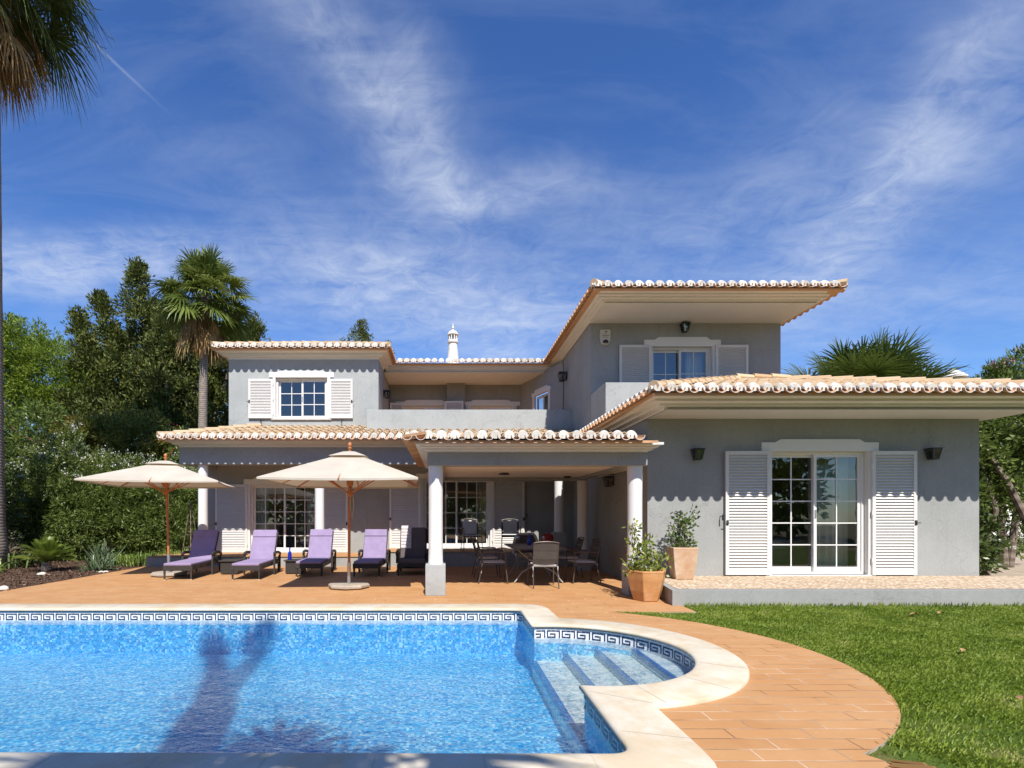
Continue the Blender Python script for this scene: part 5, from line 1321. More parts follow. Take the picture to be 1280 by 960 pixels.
# --- fan palms
def fan_fronds(specs, blade_n=26, blade_w=.035, droop=.35, spread=125):
    """specs: (origin, direction(unit), petiole length, fan radius, roll); returns V,F,rnd"""
    Vs, Rn = [], []
    for (o, d, pl_, fr_, dr, tone) in specs:
        o = Vector(o); d = Vector(d).normalized()
        side = d.cross(Vector((0, 0, 1)));
        if side.length < .05: side = Vector((1, 0, 0))
        side.normalize(); nrm_ = side.cross(d).normalized()
        roll = random.uniform(-.45, .45); s2 = side*math.cos(roll)+nrm_*math.sin(roll); n2 = nrm_*math.cos(roll)-side*math.sin(roll)
        # petiole, bending down under the fan's weight
        pts = []
        for k in range(7):
            t = k/6; pts.append(o+d*pl_*t+Vector((0, 0, -dr*.28*pl_*t*t)))
        for k in range(6):
            a, b = pts[k], pts[k+1]; w_ = .022; Vs.append([a-s2*w_, a+s2*w_, b+s2*w_*.8, b-s2*w_*.8]); Rn.append(tone)
        hd = (pts[-1]-pts[-2]).normalized(); base = pts[-1]; nn2 = s2.cross(hd).normalized()
        for j in range(blade_n):
            th = R(-spread+2*spread*(j+.5)/blade_n+random.uniform(-3, 3)); bd = (hd*math.cos(th)+s2*math.sin(th)).normalized()
            ll = fr_*(1-.25*abs(th)/R(spread))*random.uniform(.9, 1.05); sd_ = nn2.cross(bd).normalized()
            cup = nn2*.10*math.cos(th*.5)
            p = [base+(bd+cup)*(ll*q)+Vector((0, 0, -dr*ll*q*q*q*(.5+.6*random.random()))) for q in (0, .33, .62, .84, 1.0)]
            wd = [.25, 1.0, .85, .45, .05]; kk = random.uniform(-.008, .008)
            for q in range(4):
                w0, w1 = blade_w*wd[q], blade_w*wd[q+1]; Vs.append([p[q]-sd_*w0, p[q]+sd_*w0+nn2*kk, p[q+1]+sd_*w1+nn2*kk, p[q+1]-sd_*w1]); Rn.append(min(1, max(0, tone+random.uniform(-.15, .15))))
    V = np.array([[tuple(v) for v in q] for q in Vs]).reshape(-1, 3); F = np.arange(len(V)).reshape(-1, 4)
    return V, F, np.array(Rn)
def sph(az, el): return (math.cos(el)*math.cos(az), math.cos(el)*math.sin(az), math.sin(el))
def fan_palm(lab, loc, H_, r0, r1, fr, nf=38, dead=26, mat='leaf_palm', lean=(0, 0), pet=1.0, elmin=-30, elmax=80, droop=.55, skirt=1.0, group=None, name='fan_palm', flare=1.5, blade=.035, bn=26, deadmat='leaf_dead'):
    T = thing(name, lab, 'palm tree', loc, 0, group)
    mb = MB(); n = 26; pts = []; rs = []
    for k in range(n+1):
        t = k/n; pts.append((lean[0]*t**1.3, lean[1]*t**1.3, H_*t)); rs.append((r0+(r1-r0)*t)*(1+(flare-1)*math.exp(-t*22))*(1+.035*(k % 2)))
    mb.tube(pts, rs, 14); mb.build('trunk', 'palm_bark', T, smooth=True)
    top = Vector((lean[0], lean[1], H_))
    sp = []
    for k in range(nf):
        t = (k+.5)/nf; az = k*2.39996+random.uniform(-.2, .2); el = R(elmax+(elmin-elmax)*t**.9+random.uniform(-8, 8))
        sp.append((top+Vector((0, 0, .15*(1-t))), sph(az, el), pet*random.choice((.45, .7, .9, 1.0, 1.08)), fr*random.uniform(.85, 1.05), droop*random.uniform(.7, 1.3), random.uniform(.15, .8)))
    V, F, rn = fan_fronds(sp, bn, blade, droop); npmesh('crown', V, F, mat, T, rn)
    if dead:
        sp = []
        for k in range(dead):
            az = k*2.39996+random.uniform(-.3, .3); el = R(random.uniform(-82, -38))
            sp.append((top+Vector((0, 0, -.1-.5*random.random())), sph(az, el), pet*random.uniform(.5, .85)*skirt, fr*random.uniform(.5, .75), 1.1, random.random()))
        V, F, rn = fan_fronds(sp, 12, blade*.9, 1.1, 60); npmesh('dead_fronds', V, F, deadmat, T, rn)
    return T
def px(x, D): return (x-558)/645*D
def pz(y, D): return 1.4+(644-y)/645*D
# tall palm whose trunk runs up the left edge of the picture
fan_palm('very tall fan palm at the left edge with a hanging skirt of dead fronds', (-11.94, 13.5, -.02), 15.8, .30, .18, 1.4, 60, 40, 'leaf_palm_dark', (.0, 0), 1.5, -48, 75, .7, 1.2, blade=.028, bn=28)
# palm by the left block
fan_palm('fan palm with golden dead fronds rising behind the left corner of the villa', (px(252, 20), 20, 0), 9.85, .20, .13, 1.0, 56, 30, 'leaf_palm', (.12, 0), 1.15, -38, 85, .38, 1.1, flare=1.2)
# fan palm behind the right wing
fan_palm('low broad fan palm spreading its fronds above the right wing roof', (px(1076, 17), 17, 0), 4.6, .28, .22, 1.25, 60, 6, 'leaf_palm', (0, 0), 1.8, 4, 78, .26, .9, flare=1.1, blade=.026, bn=38)

# --- dark cypress with several leaning spires
def spire_tree(lab, loc, spires, mat, trunk_h, per=42, cr=.26, ln=.15, wd=.06):
    T = thing('cypress_tree', lab, 'tree', loc); cs, gs = [], []
    for (x0, z0_, x1, z1, r, dy) in spires:       # from low (x0,z0) to tip (x1,z1); r at widest
        L = math.hypot(x1-x0, z1-z0_); n = int(L*r*2.6/(cr*cr)*.55)
        t = rng.random(n)**.85; prof = r*np.where(t < .25, .55+t*1.8, 1-(t-.25)/.75*.93)
        a = rng.random(n)*2*PI; q = .5+.5*rng.random(n)
        br = 1+.5*np.sign(np.sin(t*17+a*2+x0))*np.abs(np.sin(t*17+a*2+x0))**.6                 # ragged branch ends
        x = x0+(x1-x0)*t+np.cos(a)*prof*q*br; y = dy+np.sin(a)*prof*q*br*.9; z = z0_+(z1-z0_)*t+.25*prof*q
        cs.append(np.stack([x, y, z], 1)); gs.append(np.stack([np.cos(a)*.8, np.sin(a)*.8, np.full(n, .7)], 1))
    cs = np.concatenate(cs); gs = np.concatenate(gs)
    V, F = clumps(cs, cr*(.5+.8*rng.random(len(cs))), per, ln, wd, gs, updir=.35)
    rn = np.clip(np.repeat(rng.random(len(cs)), per)*.5+rng.random(len(F))*.5, 0, 1); npmesh('crown', V, F, mat, T, rn)
    mb = MB(); mb.tube([(0, 0, 0), (0, 0, trunk_h*.5), (.2, 0, trunk_h)], [.35, .28, .10], 10); mb.build('trunk', 'tree_bark', T, smooth='auto')
    for (x0, z0_, x1, z1, r, dy) in spires:
        mb = MB(); mb.tube([(0, 0, max(.8, z0_*.4)), (x0*.7, dy*.6, z0_*.9), ((x0+x1)/2, dy, (z0_+z1)/2), (x1, dy, z1-.5)], [.16, .12, .07, .02], 6); mb.build('branch', 'tree_bark', T)
    return T
k = 25/645
def S(xa, ya, xb, yb, r, dy=0): return ((xa-200)*k, 1.4+(644-ya)*k, (xb-200)*k, 1.4+(644-yb)*k, r, dy)
spire_tree('dark ragged cypress with several leaning spires behind the golden fan palm', (px(200, 25), 25, 0),
    [S(185, 540, 172, 333, 1.75), S(205, 520, 208, 345, 1.3, .5), S(165, 520, 130, 372, 1.2, -.3), S(140, 540, 108, 398, 1.25, -.6), S(230, 530, 245, 365, 1.6, .6), S(270, 560, 290, 385, 1.6, .3), S(300, 560, 318, 402, 1.3), S(130, 600, 128, 430, 1.5, -1),
     S(150, 600, 150, 420, 2.1, -.4), S(200, 600, 185, 380, 2.0, .3), S(245, 600, 250, 400, 1.9, .3), S(200, 640, 200, 440, 2.6), S(260, 640, 262, 450, 1.9, .5), S(155, 640, 140, 455, 2.0, -.5), S(225, 600, 220, 400, 1.9, -1)], 'leaf_cypress', 9, per=60, cr=.34, ln=.19, wd=.07)
# bright pine dome on the far left
def D_(x, y, D, rx, rz_, ry=None, dy=0): return (px(x, D), dy, pz(y, D), rx, ry or rx, rz_)
bush('pine_tree', 'bright green rounded pine crown at the far left behind the hedge', 'tree', (0, 24, 0),
     [D_(-20, 455, 24, 2.7, 2.3), D_(20, 435, 24, 1.9, 1.6), D_(60, 470, 24, 2.0, 1.7), D_(-70, 440, 24, 2.6, 2.0), D_(88, 500, 24, 1.4, 1.6), D_(30, 530, 24, 2.6, 2.0), D_(-60, 540, 24, 2.6, 2.0)], 'leaf_pine', .20, .05, 46, .30, updir=.6,
     trunk=[([(px(10, 24), 0, 0), (px(15, 24), 0, 3), (px(20, 24), 0, 7)], [.3, .25, .12])])
# mid green mixed shrubs
for (x, y, D, rx, rz_, mat, lab, fl) in (
    (45, 560, 20.5, 2.0, 1.9, 'leaf_oleander', 'tall green shrub with pink flower heads at the far left of the garden', [('petal_pink', 14, .07, 3)]),
    (110, 560, 21.0, 1.7, 1.5, 'leaf_mixed', 'yellow green shrub below the dark cypress', [('petal_red', 10, .06, 3)]),
    (165, 565, 21.5, 1.8, 1.7, 'leaf_mixed', 'olive brown tinged shrub left of the fan palm trunk', None),
    (225, 570, 22.0, 1.7, 1.4, 'leaf_oleander', 'dull green shrub beside the fan palm trunk with red flowers', [('petal_red', 16, .08, 3)])):
    bush('tall_shrub', lab, 'shrub', (px(x, D), D, 0), [(0, 0, pz(y, D), rx, rx*.9, rz_), (.3, .1, pz(y, D)*.55, rx*.9, rx*.8, rz_), (-.9, .2, pz(y, D)*.75, rx*.6, rx*.6, rz_*.9)], mat, .17, .055, 42, .25, 'shrubs behind the left hedge', fl,
         [([(0, 0, 0), (.1, 0, 1.5), (.2, 0, 3)], [.08, .06, .03])])
# oleander hedge
hd = [(-13.6, 14.6, 1.15, 1.9, 'dark oleander bush beside the tall palm trunk at the far left', 'leaf_dark'), (-12.0, 16.2, 1.3, 2.05, 'dark oleander bush second from the left, behind the first cycad', 'leaf_oleander'),
      (-10.7, 16.8, 1.25, 1.75, 'oleander bush with white flowers behind the green and silver cycad', 'leaf_oleander'), (-9.2, 17.2, 1.2, 1.7, 'oleander bush topped with white flowers left of the left parasol pole', 'leaf_oleander'),
      (-7.95, 17.6, 1.1, 1.65, 'oleander bush next to the left end of the porch, behind the parasol', 'leaf_oleander'), (-15.6, 15.2, 1.5, 2.2, 'tall dark bush at the picture left edge behind the palm', 'leaf_dark')]
for i, (x, y, r, h, lab, mat) in enumerate(hd):
    bush('oleander_bush', lab, 'bush', (x, y, 0), [(0, 0, h, r*1.05, r*.85, h), (.35, -.15, h*.6, r, r*.8, h*.62), (-.5, -.2, h*.55, r*.8, r*.75, h*.6)], mat, .16, .032, 46, .19, 'oleander bushes forming the left hedge',
         [('petal_white', 90 if 1 <= i <= 3 else 14, .045, h*(1.55 if i > 1 else 1.2))] if i < 5 else None, None, 1.15)
# conifer tip and its side branches behind the roof
spire_tree('distant dark conifer whose tip shows above the left roof', (px(452, 30), 30, 0), [(0, 8, 0, pz(403, 30), 1.5, 0), (-.3, 6, -1.0, pz(428, 30), .9, 0), (.5, 6, 1.5, pz(428, 30), 1.0, .2)], 'leaf_cypress', 10, per=30, cr=.24, ln=.14, wd=.05)
# right hand side trees
bush('oleander_tree', 'tall oleander with magenta flowers above the right wing roof', 'tree', (px(1255, 14), 14, 0),
     [(.0, 0, 4.2, 1.2, 1.0, 1.25), (.75, .1, 4.6, 1.0, .9, 1.3), (-.35, 0, 4.75, .6, .5, .7), (-.95, 0, 4.6, .4, .4, .4), (.2, -.1, 2.8, 1.1, 1.0, 1.2), (1.3, 0, 3.3, 1.2, 1, 1.8)], 'leaf_oleander', .16, .034, 46, .20, None, [('petal_pink', 46, .05, 4.3)],
     [([(0, 0, 0), (-.1, 0, 1.4), (.3, 0, 3.2)], [.10, .08, .05]), ([(.15, 0, 0), (.35, 0, 1.6), (.9, 0, 3.3)], [.09, .07, .04])], updir=.8)
bush('shade_tree', 'dark leaved tree with slanting bare trunks beside the right end of the villa', 'tree', (11.5, 11.8, 0),
     [(0, 0, 3.2, 1.0, .9, .9), (.9, .2, 2.7, 1.0, .9, 1.2), (-.3, .3, 2.4, .7, .8, .9), (1.6, 0, 3.4, 1.0, .9, 1.0), (.2, .5, 1.5, .8, .7, .8), (.9, .1, 1.9, .5, .4, .6), (.1, -.2, 2.0, .5, .4, .5)], 'leaf_oleander', .13, .06, 40, .20, None, [('petal_pink', 8, .04, 2.6)],
     [([(.55, -.3, 0), (.5, -.3, .7), (.75, -.3, 1.5), (.5, -.2, 2.6)], [.07, .055, .05, .03]), ([(.2, -.2, 0), (.15, -.2, .8), (.45, -.2, 1.7)], [.045, .04, .025]), ([(1.35, -.5, 0), (1.25, -.5, 1.2), (.85, -.4, 2.2), (.55, -.3, 2.8)], [.09, .08, .06, .04])])
bush('shade_shrub', 'low dark shrub at the foot of the right hand corner of the villa', 'shrub', (11.3, 11.2, 0), [(0, 0, .5, .5, .5, .5), (.5, .3, .8, .6, .6, .8)], 'leaf_dark', .12, .055, 40, .17, None, [('petal_white', 6, .04, .2)])
bush('shade_shrub', 'large dark shrub behind the sandy path at the right edge', 'shrub', (13.6, 14.5, 0), [(0, 0, 1.6, 1.6, 1.0, 1.6), (1.8, .3, 1.8, 1.6, 1.0, 1.8), (-1.2, .6, 2.0, 1.2, 1.0, 1.8)], 'leaf_oleander', .15, .05, 42, .24)
# neighbouring house with chimney on the right
T = thing('neighbour_house', 'distant pale house whose white chimney shows above the right wing roof', 'house', (27, 27, 0))
mb = MB(); mb.box(-5, 4, 0, 8, 0, 6.6); mb.build('wall', 'neighbour_wall', T)
mb = MB(); mb.v = [(-5.4, -.4, 6.6), (4.4, -.4, 6.6), (4.4, 8.4, 6.6), (-5.4, 8.4, 6.6), (-1.5, 4, 7.9), (.5, 4, 7.9)]; mb.f = [(0, 1, 5, 4), (1, 2, 5), (2, 3, 4, 5), (3, 0, 4), (0, 3, 2, 1)]; mb.m = [0]*5; mb.r = [.5]*5; mb.build('roof', 'tile_under', T)
mb = MB(); mb.box(.2-.36, .2+.36, .4, 1.1, 6.2, 8.75); ch = mb.build('chimney', 'neighbour_wall', T)
mb = MB(); mb.lathe((.2, .75, 8.75), [(.62, 0), (.62, .08), (.52, .16), (.34, .32), (.18, .40), (.14, .5), (.03, .54)], 20); mb.build('chimney_cap', 'mortar_white', ch, smooth='auto')

# --- cycads, yuccas, day lilies in the bed
def rosette(name, lab, loc, n, L, mat, elr=(10, 80), leaflet=.11, nl=22, w=.012, group=None, arch=.5, z0=.12):
    T = thing(name, lab, 'plant', loc, 0, group); Vs, Rn = [], []
    for k_ in range(n):
        az = k_*2.39996; el = R(elr[0]+(elr[1]-elr[0])*(k_+.5)/n*1.0+random.uniform(-6, 6)); d = Vector(sph(az, el)); l = L*random.uniform(.8, 1.08); tone = random.random()
        side = d.cross(Vector((0, 0, 1))).normalized(); pts = [Vector((0, 0, z0))+d*l*q/9+Vector((0, 0, -arch*l*(q/9)**2.2)) for q in range(10)]
        for q in range(9): Vs.append([pts[q]-side*.006, pts[q]+side*.006, pts[q+1]+side*.005, pts[q+1]-side*.005]); Rn.append(tone*.6)
        if leaflet:
            for j in range(nl):
                t = (j+1)/(nl+1)*8.9; a = int(t); f_ = t-a; p = pts[a].lerp(pts[a+1], f_); fw = (pts[a+1]-pts[a]).normalized(); ll = leaflet*(1-.6*abs(2*j/nl-.9)**2)
                for sg in (-1, 1):
                    b = (side*sg*.85+fw*.6+Vector((0, 0, .25))).normalized(); ww = fw*w*.5; e = p+b*ll
                    Vs.append([p-ww, p+ww, p+b*ll*.6+ww*.9, e]); Rn.append(min(1, tone*.6+random.random()*.4))
    V = np.array([[tuple(v) for v in q] for q in Vs]).reshape(-1, 3); npmesh('fronds', V, np.arange(len(V)).reshape(-1, 4), mat, T, np.array(Rn))
    mb = MB(); mb.lathe((0, 0, 0), [(.10, 0), (.12, .06), (.09, z0)], 12); mb.build('stem', 'palm_bark', T)
    return T
rosette('cycad', 'bright green cycad in the bark bed nearest the tall palm', (px(58, 12.9), 12.9, 0), 52, .85, 'leaf_cycad', (18, 86), .18, 26, .02, None, .28, .22)
def blade_tuft(name, lab, loc, n, L, mat, w, group=None, r=.12, elr=(20, 88), arch=.35, cat='plant'):
    T = thing(name, lab, cat, loc, 0, group); Vs, Rn = [], []
    for k_ in range(n):
        az = random.random()*2*PI; el = R(random.uniform(*elr)); d = Vector(sph(az, el)); l = L*random.uniform(.65, 1.1); side = d.cross(Vector((0, 0, 1))).normalized(); tone = random.random()
        b = Vector((random.gauss(0, r), random.gauss(0, r), 0)); m_ = 5
        pts = [b+d*l*q/m_+Vector((0, 0, -arch*l*(q/m_)**2.5)) for q in range(m_+1)]; ws = [w*.7, w, w, w*.8, w*.5, w*.05]
        for q in range(m_): Vs.append([pts[q]-side*ws[q]*.5, pts[q]+side*ws[q]*.5, pts[q+1]+side*ws[q+1]*.5, pts[q+1]-side*ws[q+1]*.5]); Rn.append(tone)
    V = np.array([[tuple(v) for v in q] for q in Vs]).reshape(-1, 3); npmesh('leaves', V, np.arange(len(V)).reshape(-1, 4), mat, T, np.array(Rn))
    return T
T = blade_tuft('dwarf_palm', 'green and silver dwarf fan palm in the bark bed right of the cycad', (px(124, 13.1), 13.1, 0), 190, .62, 'leaf_yucca', .030, None, .10, (5, 85), .25)
blade_tuft('agave', 'silvery spiky plant behind the dwarf palm in the bed', (px(128, 13.9), 13.9, 0), 90, .85, 'leaf_yucca', .03, None, .08, (40, 88), .1)
G = 'day lily clumps along the back of the bed'
for (x, D, L, lab) in ((152, 14.6, .55, 'day lily clump nearest the silvery spiky plant'), (168, 14.3, .62, 'yellow green day lily clump second from the spiky plant'), (184, 14.6, .68, 'tall day lily clump in the middle of the row'), (199, 14.9, .60, 'day lily clump just left of the parasol pole'), (214, 15.0, .72, 'broad leaved day lily clump just right of the parasol pole'), (232, 15.6, .70, 'day lily clump nearest the porch corner')):
    blade_tuft('day_lily', lab, (px(x, D), D, 0), 190, L, 'leaf_daylily', .020, G, .17, (45, 88), .45)
blade_tuft('strap_plant', 'dark strap leaved plant beside the first cycad near the palm trunk', (px(25, 13.8), 13.8, 0), 90, .8, 'leaf_dark', .045, None, .16, (40, 85), .4)
blade_tuft('strap_plant', 'strap leaved plant with yellow tips left of the cycad in front of the hedge', (px(-8, 12.6), 12.6, 0), 60, .6, 'leaf_daylily', .04, None, .12, (30, 85), .4)
# garden obelisk trellis
T = thing('obelisk_trellis', 'rustic pyramid trellis of thin branches at the left corner of the porch', 'trellis', (px(238, 15.2), 15.2, 0))
mb = MB(); tp = Vector((0, 0, 1.85))
for a in range(4):
    v = Vector((.26*math.cos(a*PI/2+.5), .26*math.sin(a*PI/2+.5), 0)); mb.tube([v, v*.5+tp*.5+Vector((.01, 0, 0)), tp], .010, 6)
for zf in (.25, .45, .65):
    q = [Vector((.26*math.cos(a*PI/2+.5), .26*math.sin(a*PI/2+.5), 0))*(1-zf)+tp*zf for a in range(5)]; mb.tube(q, .007, 5)
mb.build('frame', 'tree_bark', T)
# small pale stones and a garden lamp in the bed
def stone(x, y, r, lab, grp='pale stones in the bark bed'):
    bm_ = bmesh.new(); bmesh.ops.create_icosphere(bm_, subdivisions=3, radius=r)
    for v in bm_.verts: v.co = Vector((v.co.x*random.uniform(1.1, 1.15), v.co.y, v.co.z*.55))*(1+.12*math.sin(v.co.x*37/r*.06+v.co.y*40))
    me = bpy.data.meshes.new('stone'); bm_.to_mesh(me); bm_.free(); me.materials.append(M['stone_pale']); me.shade_smooth(); o = bpy.data.objects.new('stone', me); C.objects.link(o); o.location = (x, y, r*.3); tag(o, lab, 'stone', grp)
stone(px(126, 12.6), 12.6, .05, 'small pale stone in front of the dwarf palm'); stone(px(132, 12.55), 12.55, .06, 'second small pale stone close beside the first')
stone(px(3, 9.6), 9.6, .10, 'flat pale stone at the left edge of the bed near the deck')
stone(px(50, 12.0), 12.05, .085, 'pale round stone at the foot of the cycad')
# low concrete kerb wall / rock near the lilies
stone(px(207, 14.35), 14.4, .35, 'grey boulder behind the left parasol base', None) if False else None

# --- lawn blades
poly = np.array([(2.5, 1.6), (9.8, 1.6), (9.8, 7.97), (3.66, 7.97), (3.66, 7.42), (2.4, 7.47)])
n = 340000
P = np.stack([rng.uniform(2.3, 9.6, n), 1.9+6.08*rng.random(n)**1.15, np.zeros(n)], 1)
inside = ((P[:, 0]-1.3)**2+(P[:, 1]-5.23)**2 > 2.475**2) & (P[:, 0] > 2.40+.2*(P[:, 1] < 2.9)) & ~((P[:, 0] < 3.66) & (P[:, 1] > 7.45)) & (P[:, 1] < 7.985) & ~((P[:, 1] < 3.03) & (P[:, 0] < 2.62)) & ~((P[:, 1] > 6.2) & (P[:, 0] < 2.38))
fr_ = P[:, 0] < (P[:, 1]*1.14+.5); P = P[inside & fr_]
# worn patch by the deck's near corner
dp = np.hypot(P[:, 0]-3.45, (P[:, 1]-3.35)); P = P[(dp > .42) | (rng.random(len(P)) < .35)]
dp = np.hypot(P[:, 0]-2.6, (P[:, 1]-2.9)); P = P[(dp > .30) | (rng.random(len(P)) < .08)]
n = len(P); P[:, 2] = -.022
az = rng.random(n)*2*PI; tilt = .15+.55*rng.random(n); hgt = .020+.024*rng.random(n); hgt *= 1+.25*np.sin(P[:, 0]*3.1)*np.sin(P[:, 1]*2.7)
D = np.stack([np.cos(az)*tilt, np.sin(az)*tilt, np.ones(n)], 1); D = unit(D)
side = np.stack([-np.sin(az), np.cos(az), np.zeros(n)], 1)*(.0019+.0014*rng.random(n))[:, None]
a = P-side; b = P+side; mid = P+D*hgt[:, None]*.6; tip = P+D*hgt[:, None]+np.stack([np.cos(az), np.sin(az), np.zeros(n)-.2], 1)*hgt[:, None]*.35
V = np.stack([a, b, mid+side*.8, tip], 1).reshape(-1, 3); F = np.arange(4*n).reshape(n, 4)
rn = np.clip(rng.normal(.45, .2, n), 0, 1); rn = np.where(rng.random(n) < .035, 1.0, rn)
struct(npmesh('grass', V, F, 'grass_blade', None, rn), 'short green mown grass with a few straw coloured blades', 'stuff')
# weeds along the plinth
n = 700; P = np.stack([3.7+rng.random(n)**1.2*6, np.full(n, 7.965)+rng.normal(size=n)*.012, np.full(n, -.02)], 1)
V, F = leaves(P, np.stack([rng.normal(size=n)*.4, -.2*abs(rng.normal(size=n)), np.ones(n)], 1), .085, .012); struct(npmesh('edge_grass', V, F, 'grass_blade', None), 'taller grass tufts along the foot of the terrace', 'stuff')
# fallen leaves
def fallen(x, y, rz, s, lab):
    mb = MB(); nL = 8; 
    for k_ in range(nL):
        t0, t1 = k_/nL, (k_+1)/nL; w0, w1 = s*.32*math.sin(PI*min(t0+.02, 1))**.8, s*.32*math.sin(PI*min(t1, .98))**.8; zc_ = lambda t: .018+.02*s*10*math.sin(PI*t)*.4
        mb.quad([(-s/2+s*t0, 0, zc_(t0)), (-s/2+s*t1, 0, zc_(t1)), (-s/2+s*t1, w1, zc_(t1)+w1*.5), (-s/2+s*t0, w0, zc_(t0)+w0*.5)]); mb.quad([(-s/2+s*t0, -w0, zc_(t0)+w0*.6), (-s/2+s*t1, -w1, zc_(t1)+w1*.6), (-s/2+s*t1, 0, zc_(t1)), (-s/2+s*t0, 0, zc_(t0))])
    o = mb.build('fallen_leaf', 'dead_leaf', None); o.location = (x, y, .008); o.rotation_euler.z = R(rz); tag(o, lab, 'leaf', 'fallen leaves on the lawn')
for (xp, yp, s, rz, lab) in ((1206, 817, .10, 20, 'brown fallen leaf in the middle of the lawn'), (1272, 877, .085, 70, 'dark fallen leaf at the right edge of the lawn'), (1143, 771, .11, -20, 'fallen leaf near the terrace, leftmost of the far pair'), (1176, 769, .10, 10, 'fallen leaf near the terrace, rightmost of the far pair')):
    D = 903/(yp-644); fallen(px(xp, D), D, rz, s, lab)
# dry stalks at the deck's near right corner
mb = MB()
for (a, b) in (((2.47, 2.86), (2.66, 2.62)), ((2.44, 2.84), (2.60, 2.60)), ((2.50, 2.9), (2.60, 2.66))): mb.tube([(a[0], a[1], .02), ((a[0]+b[0])/2+.02, (a[1]+b[1])/2, .055), (b[0], b[1], .015)], [.008, .014, .010], 6)
tag(mb.build('dry_stalk', 'leaf_dead', None), 'dry brown leaf stalks lying at the near right corner of the deck', 'stalk')

# --- trees added behind the viewer for reflections and to block sky light, and the forked tree that shades the pool
bk = bush('added_tree', 'x', 'tree', (8, -17, 0), [(0, 0, 6.0, 3.4, 2.4, 3.6), (.5, 0, 2.2, 3.6, 2.4, 2.2)], 'leaf_pine', .55, .30, 16, .62, 'unseen trees added behind the viewer', None, [([(0, 0, 0), (0, 0, 5)], [.25, .15])])
for x, s, lab in ((1, 1.0, 'unseen broad leafy tree behind the viewer, middle of the group'), (-6, 1.15, 'unseen broad leafy tree behind the viewer, left of the middle one'), (15, 1.1, 'unseen broad leafy tree behind the viewer, second from the right end'), (-13, 1.2, 'unseen broad leafy tree behind the viewer, third from the left end'), (-20, 1.1, 'unseen broad leafy tree behind the viewer, second from the left end'), (-27, 1.2, 'unseen broad leafy tree behind the viewer, at the left end'), (22, 1.2, 'unseen broad leafy tree behind the viewer, at the right end')):
    o = copy_tree(bk); o.location = (x, -18+abs(x)*.12, 0); o.scale = (s, s, s*random.uniform(.85, 1.15)); o.rotation_euler.z = x; o['label'] = lab
bk['label'] = 'unseen broad leafy tree behind the viewer, third from the right end'
# the twin headed palm behind the viewer whose shadow falls across the pool
def shadow_palm():
    T = thing('twin_palm', 'twin headed palm behind the viewer whose dark shadow falls across the pool', 'palm tree', (-1.0, -3.0, 0))
    mb = MB(); mb.tube([(0, 0, 0), (0, 0, 3.5), (-.10, 0, 7), (-.30, .0, 9.0), (-.36, 0, 9.7)], [.34, .25, .25, .27, .20], 14); mb.build('trunk', 'palm_bark', T, smooth=True)
    for (tx, tz, r) in ((-.98, 11.7, .10), (-.28, 11.9, .10)):
        mb = MB(); mb.tube([(-.36, 0, 9.4), (-.36+(tx+.36)*.5, 0, 10.8), (tx, 0, tz)], [.2, .15, r], 12); mb.build('stem', 'palm_bark', T, smooth=True)
        sp = [((tx, 0, tz), sph(k_*2.4, R(random.uniform(20, 80))),   .12, .24, .6, .4) for k_ in range(5)]
        V, F, rn = fan_fronds(sp, 12, .03, .6); npmesh('crown', V, F, 'leaf_palm', T, rn)
shadow_palm()
fan_palm('short fan palm behind the viewer whose fronds shade the near edge of the pool', (-.40, -2.3, 0), 5.6, .2, .12, 1.0, 15, 3, 'leaf_palm', (0, 0), 1.05, -25, 45, .4, .8)
# ================================================================== CAMERA, LIGHT, SKY
EXPO = 0.50
SKYTINT = (.95, 1.15, 1.40)
CLOUD = (6.6, 7.2, 8.2)
cam = bpy.data.cameras.new('camera'); co = bpy.data.objects.new('camera', cam); C.objects.link(co); scene.camera = co
co.location = (0, 0, 1.40); co.rotation_euler = (R(90), 0, 0)
cam.sensor_width = 36; cam.lens = 645/1280*36; cam.shift_x = (640-558)/1280; cam.shift_y = (644-480)/1280; cam.clip_end = 1000; cam.clip_start = .05
sd = Vector((.136, -1, 1.17)).normalized()      # towards the sun
sun = bpy.data.lights.new('sun', 'SUN'); sun.energy = 5.0; sun.angle = R(.53); sun.color = (1, .955, .88)
so = bpy.data.objects.new('sun', sun); C.objects.link(so); so.location = (5, -20, 25); so.rotation_euler = sd.to_track_quat('Z', 'Y').to_euler()
w = bpy.data.worlds.new('World'); scene.world = w; w.use_nodes = True
t = NT(w.node_tree); t.n.clear()
sky = t.add('ShaderNodeTexSky', sky_type='NISHITA', sun_disc=False, sun_elevation=math.asin(sd.z), sun_rotation=math.atan2(sd.x, sd.y), altitude=0, air_density=1.0, dust_density=.1, ozone_density=2.2)
gen = t.add('ShaderNodeTexCoord').outputs['Generated']
nrm = t.add('ShaderNodeVectorMath', {0: gen}, operation='NORMALIZE').outputs[0]
sep = t.add('ShaderNodeSeparateXYZ', {0: nrm})
zc = t.math('ADD', t.math('MAXIMUM', sep.outputs[2], 0), .12)
pl = t.add('ShaderNodeCombineXYZ', {0: t.math('DIVIDE', sep.outputs[0], zc), 1: t.math('DIVIDE', sep.outputs[1], zc), 2: 0.0}).outputs[0]
def streak(rot, sc, ani, det=9, rough=.62, dist=.9):
    return t.noise(t.mapping(pl, (sc, sc*ani, 1), (0, 0, rot)), 1.0, det, rough, dist).outputs[0]
fine = t.noise(t.mapping(pl, (9, 9, 1), (0, 0, .3)), 1.0, 8, .68, 1.2).outputs[0]
st1 = streak(.5, 1.1, 3.2); st2 = streak(-.5, 1.7, 2.6)
tex = t.math('ADD', t.math('MULTIPLY', fine, .45), t.math('MULTIPLY', st1, .55))
tex = t.ramp(tex, [(.38, 0.0), (.70, 1.0)])
veil = t.ramp(st2, [(.42, 0.0), (.75, .35)])
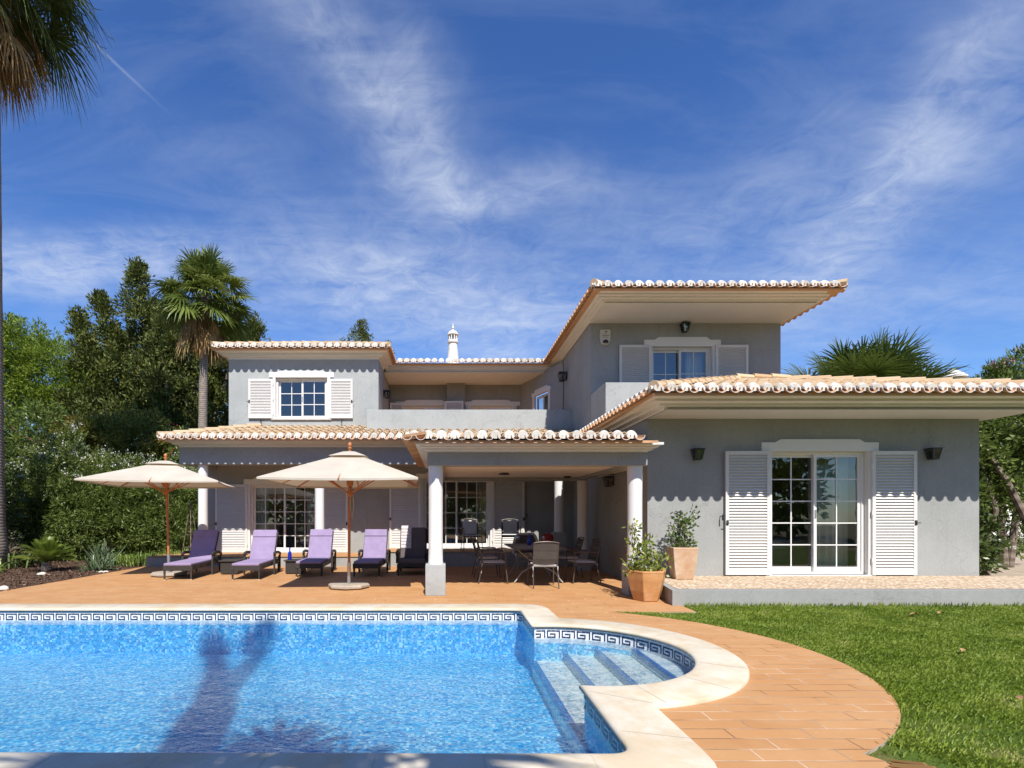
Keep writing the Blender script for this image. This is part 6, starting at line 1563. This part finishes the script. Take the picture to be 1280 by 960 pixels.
def blob(px, py, L, Wd, ang, amp, vec=None):
    vec = vec or wob
    c = Vector(((px-558)/645, 1, (644-py)/645)).normalized()
    a = R(ang); e = Vector((math.cos(a), 0, math.sin(a))); e = (e-c*e.dot(c)).normalized(); f = c.cross(e)
    k = 1/Vector(((px-558)/645, 1, (644-py)/645)).length
    la, lb = L/645*k, Wd/645*k
    A = t.add('ShaderNodeVectorMath', {0: vec, 1: e/la}, operation='DOT_PRODUCT').outputs['Value']
    B = t.add('ShaderNodeVectorMath', {0: vec, 1: f/lb}, operation='DOT_PRODUCT').outputs['Value']
    q = t.math('ADD', t.math('MULTIPLY', A, A), t.math('MULTIPLY', B, B))
    return t.math('MULTIPLY', t.math('EXPONENT', t.math('MULTIPLY', q, -1.0)), amp)
wn = t.add('ShaderNodeTexNoise', {'Vector': nrm, 'Scale': 5.0, 'Detail': 4})
wob = t.add('ShaderNodeVectorMath', {0: nrm, 1: t.add('ShaderNodeVectorMath', {0: wn.outputs['Color'], 1: (-.5, -.5, -.5)}, operation='ADD').outputs[0], 2: (0, 0, 0)}, operation='ADD').outputs[0]
wsc = t.add('ShaderNodeVectorMath', {0: t.add('ShaderNodeVectorMath', {0: wn.outputs['Color'], 1: (.5, .5, .5)}, operation='SUBTRACT').outputs[0], 3: .16}, operation='SCALE').outputs[0]
wob = t.add('ShaderNodeVectorMath', {0: nrm, 1: wsc}, operation='ADD').outputs[0]
tot = None
for b_ in ((440, 80, 180, 48, -48, .5), (525, 190, 90, 50, -55, .36), (700, 300, 220, 60, 10, .16), (1000, 200, 160, 70, 35, .16), (610, 240, 120, 26, 0, .45), (1190, 170, 180, 62, 42, .34), (1060, 300, 150, 50, 32, .35), (110, 320, 150, 36, -6, .75), (40, 350, 120, 22, 4, .4),
           (560, 370, 190, 46, -8, .5), (420, 350, 150, 50, 20, .34), (640, 420, 150, 36, 0, .38), (300, 230, 160, 50, -30, .12), (1130, 380, 200, 60, 0, .30), (1230, 60, 120, 40, 50, .25), (900, 300, 160, 60, 15, .12)):
    v = blob(*b_); tot = v if tot is None else t.math('ADD', tot, v)
mask = t.math('MULTIPLY', tot, t.math('ADD', t.math('MULTIPLY', tex, .85), .18))
mask = t.math('ADD', mask, t.math('MULTIPLY', veil, .30), None, True)
# contrail
mask = t.math('ADD', mask, blob(143, 78, 42, 1.6, -43, .17, nrm), None, True)
skyc = t.add('ShaderNodeHueSaturation', {'Hue': .508, 'Saturation': 1.2, 'Value': 1.0, 'Color': sky.outputs[0]}).outputs[0]
skyc = t.mix(1.0, skyc, SKYTINT, 'MULTIPLY')
cl = t.mix(mask, skyc, CLOUD)
bg = t.add('ShaderNodeBackground', {'Color': cl, 'Strength': .085}); ow = t.add('ShaderNodeOutputWorld', {0: bg.outputs[0]})
scene.view_settings.view_transform = 'Standard'; scene.view_settings.look = 'None'; scene.view_settings.exposure = EXPO; scene.view_settings.gamma = 1
scene.view_settings.use_curve_mapping = False
scene.render.engine = 'CYCLES'; scene.render.resolution_x = 1024; scene.render.resolution_y = 768
scene.cycles.max_bounces = 10; scene.cycles.diffuse_bounces = 7; scene.cycles.transparent_max_bounces = 16; scene.cycles.caustics_refractive = False; scene.cycles.caustics_reflective = False
bpy.context.view_layer.update()
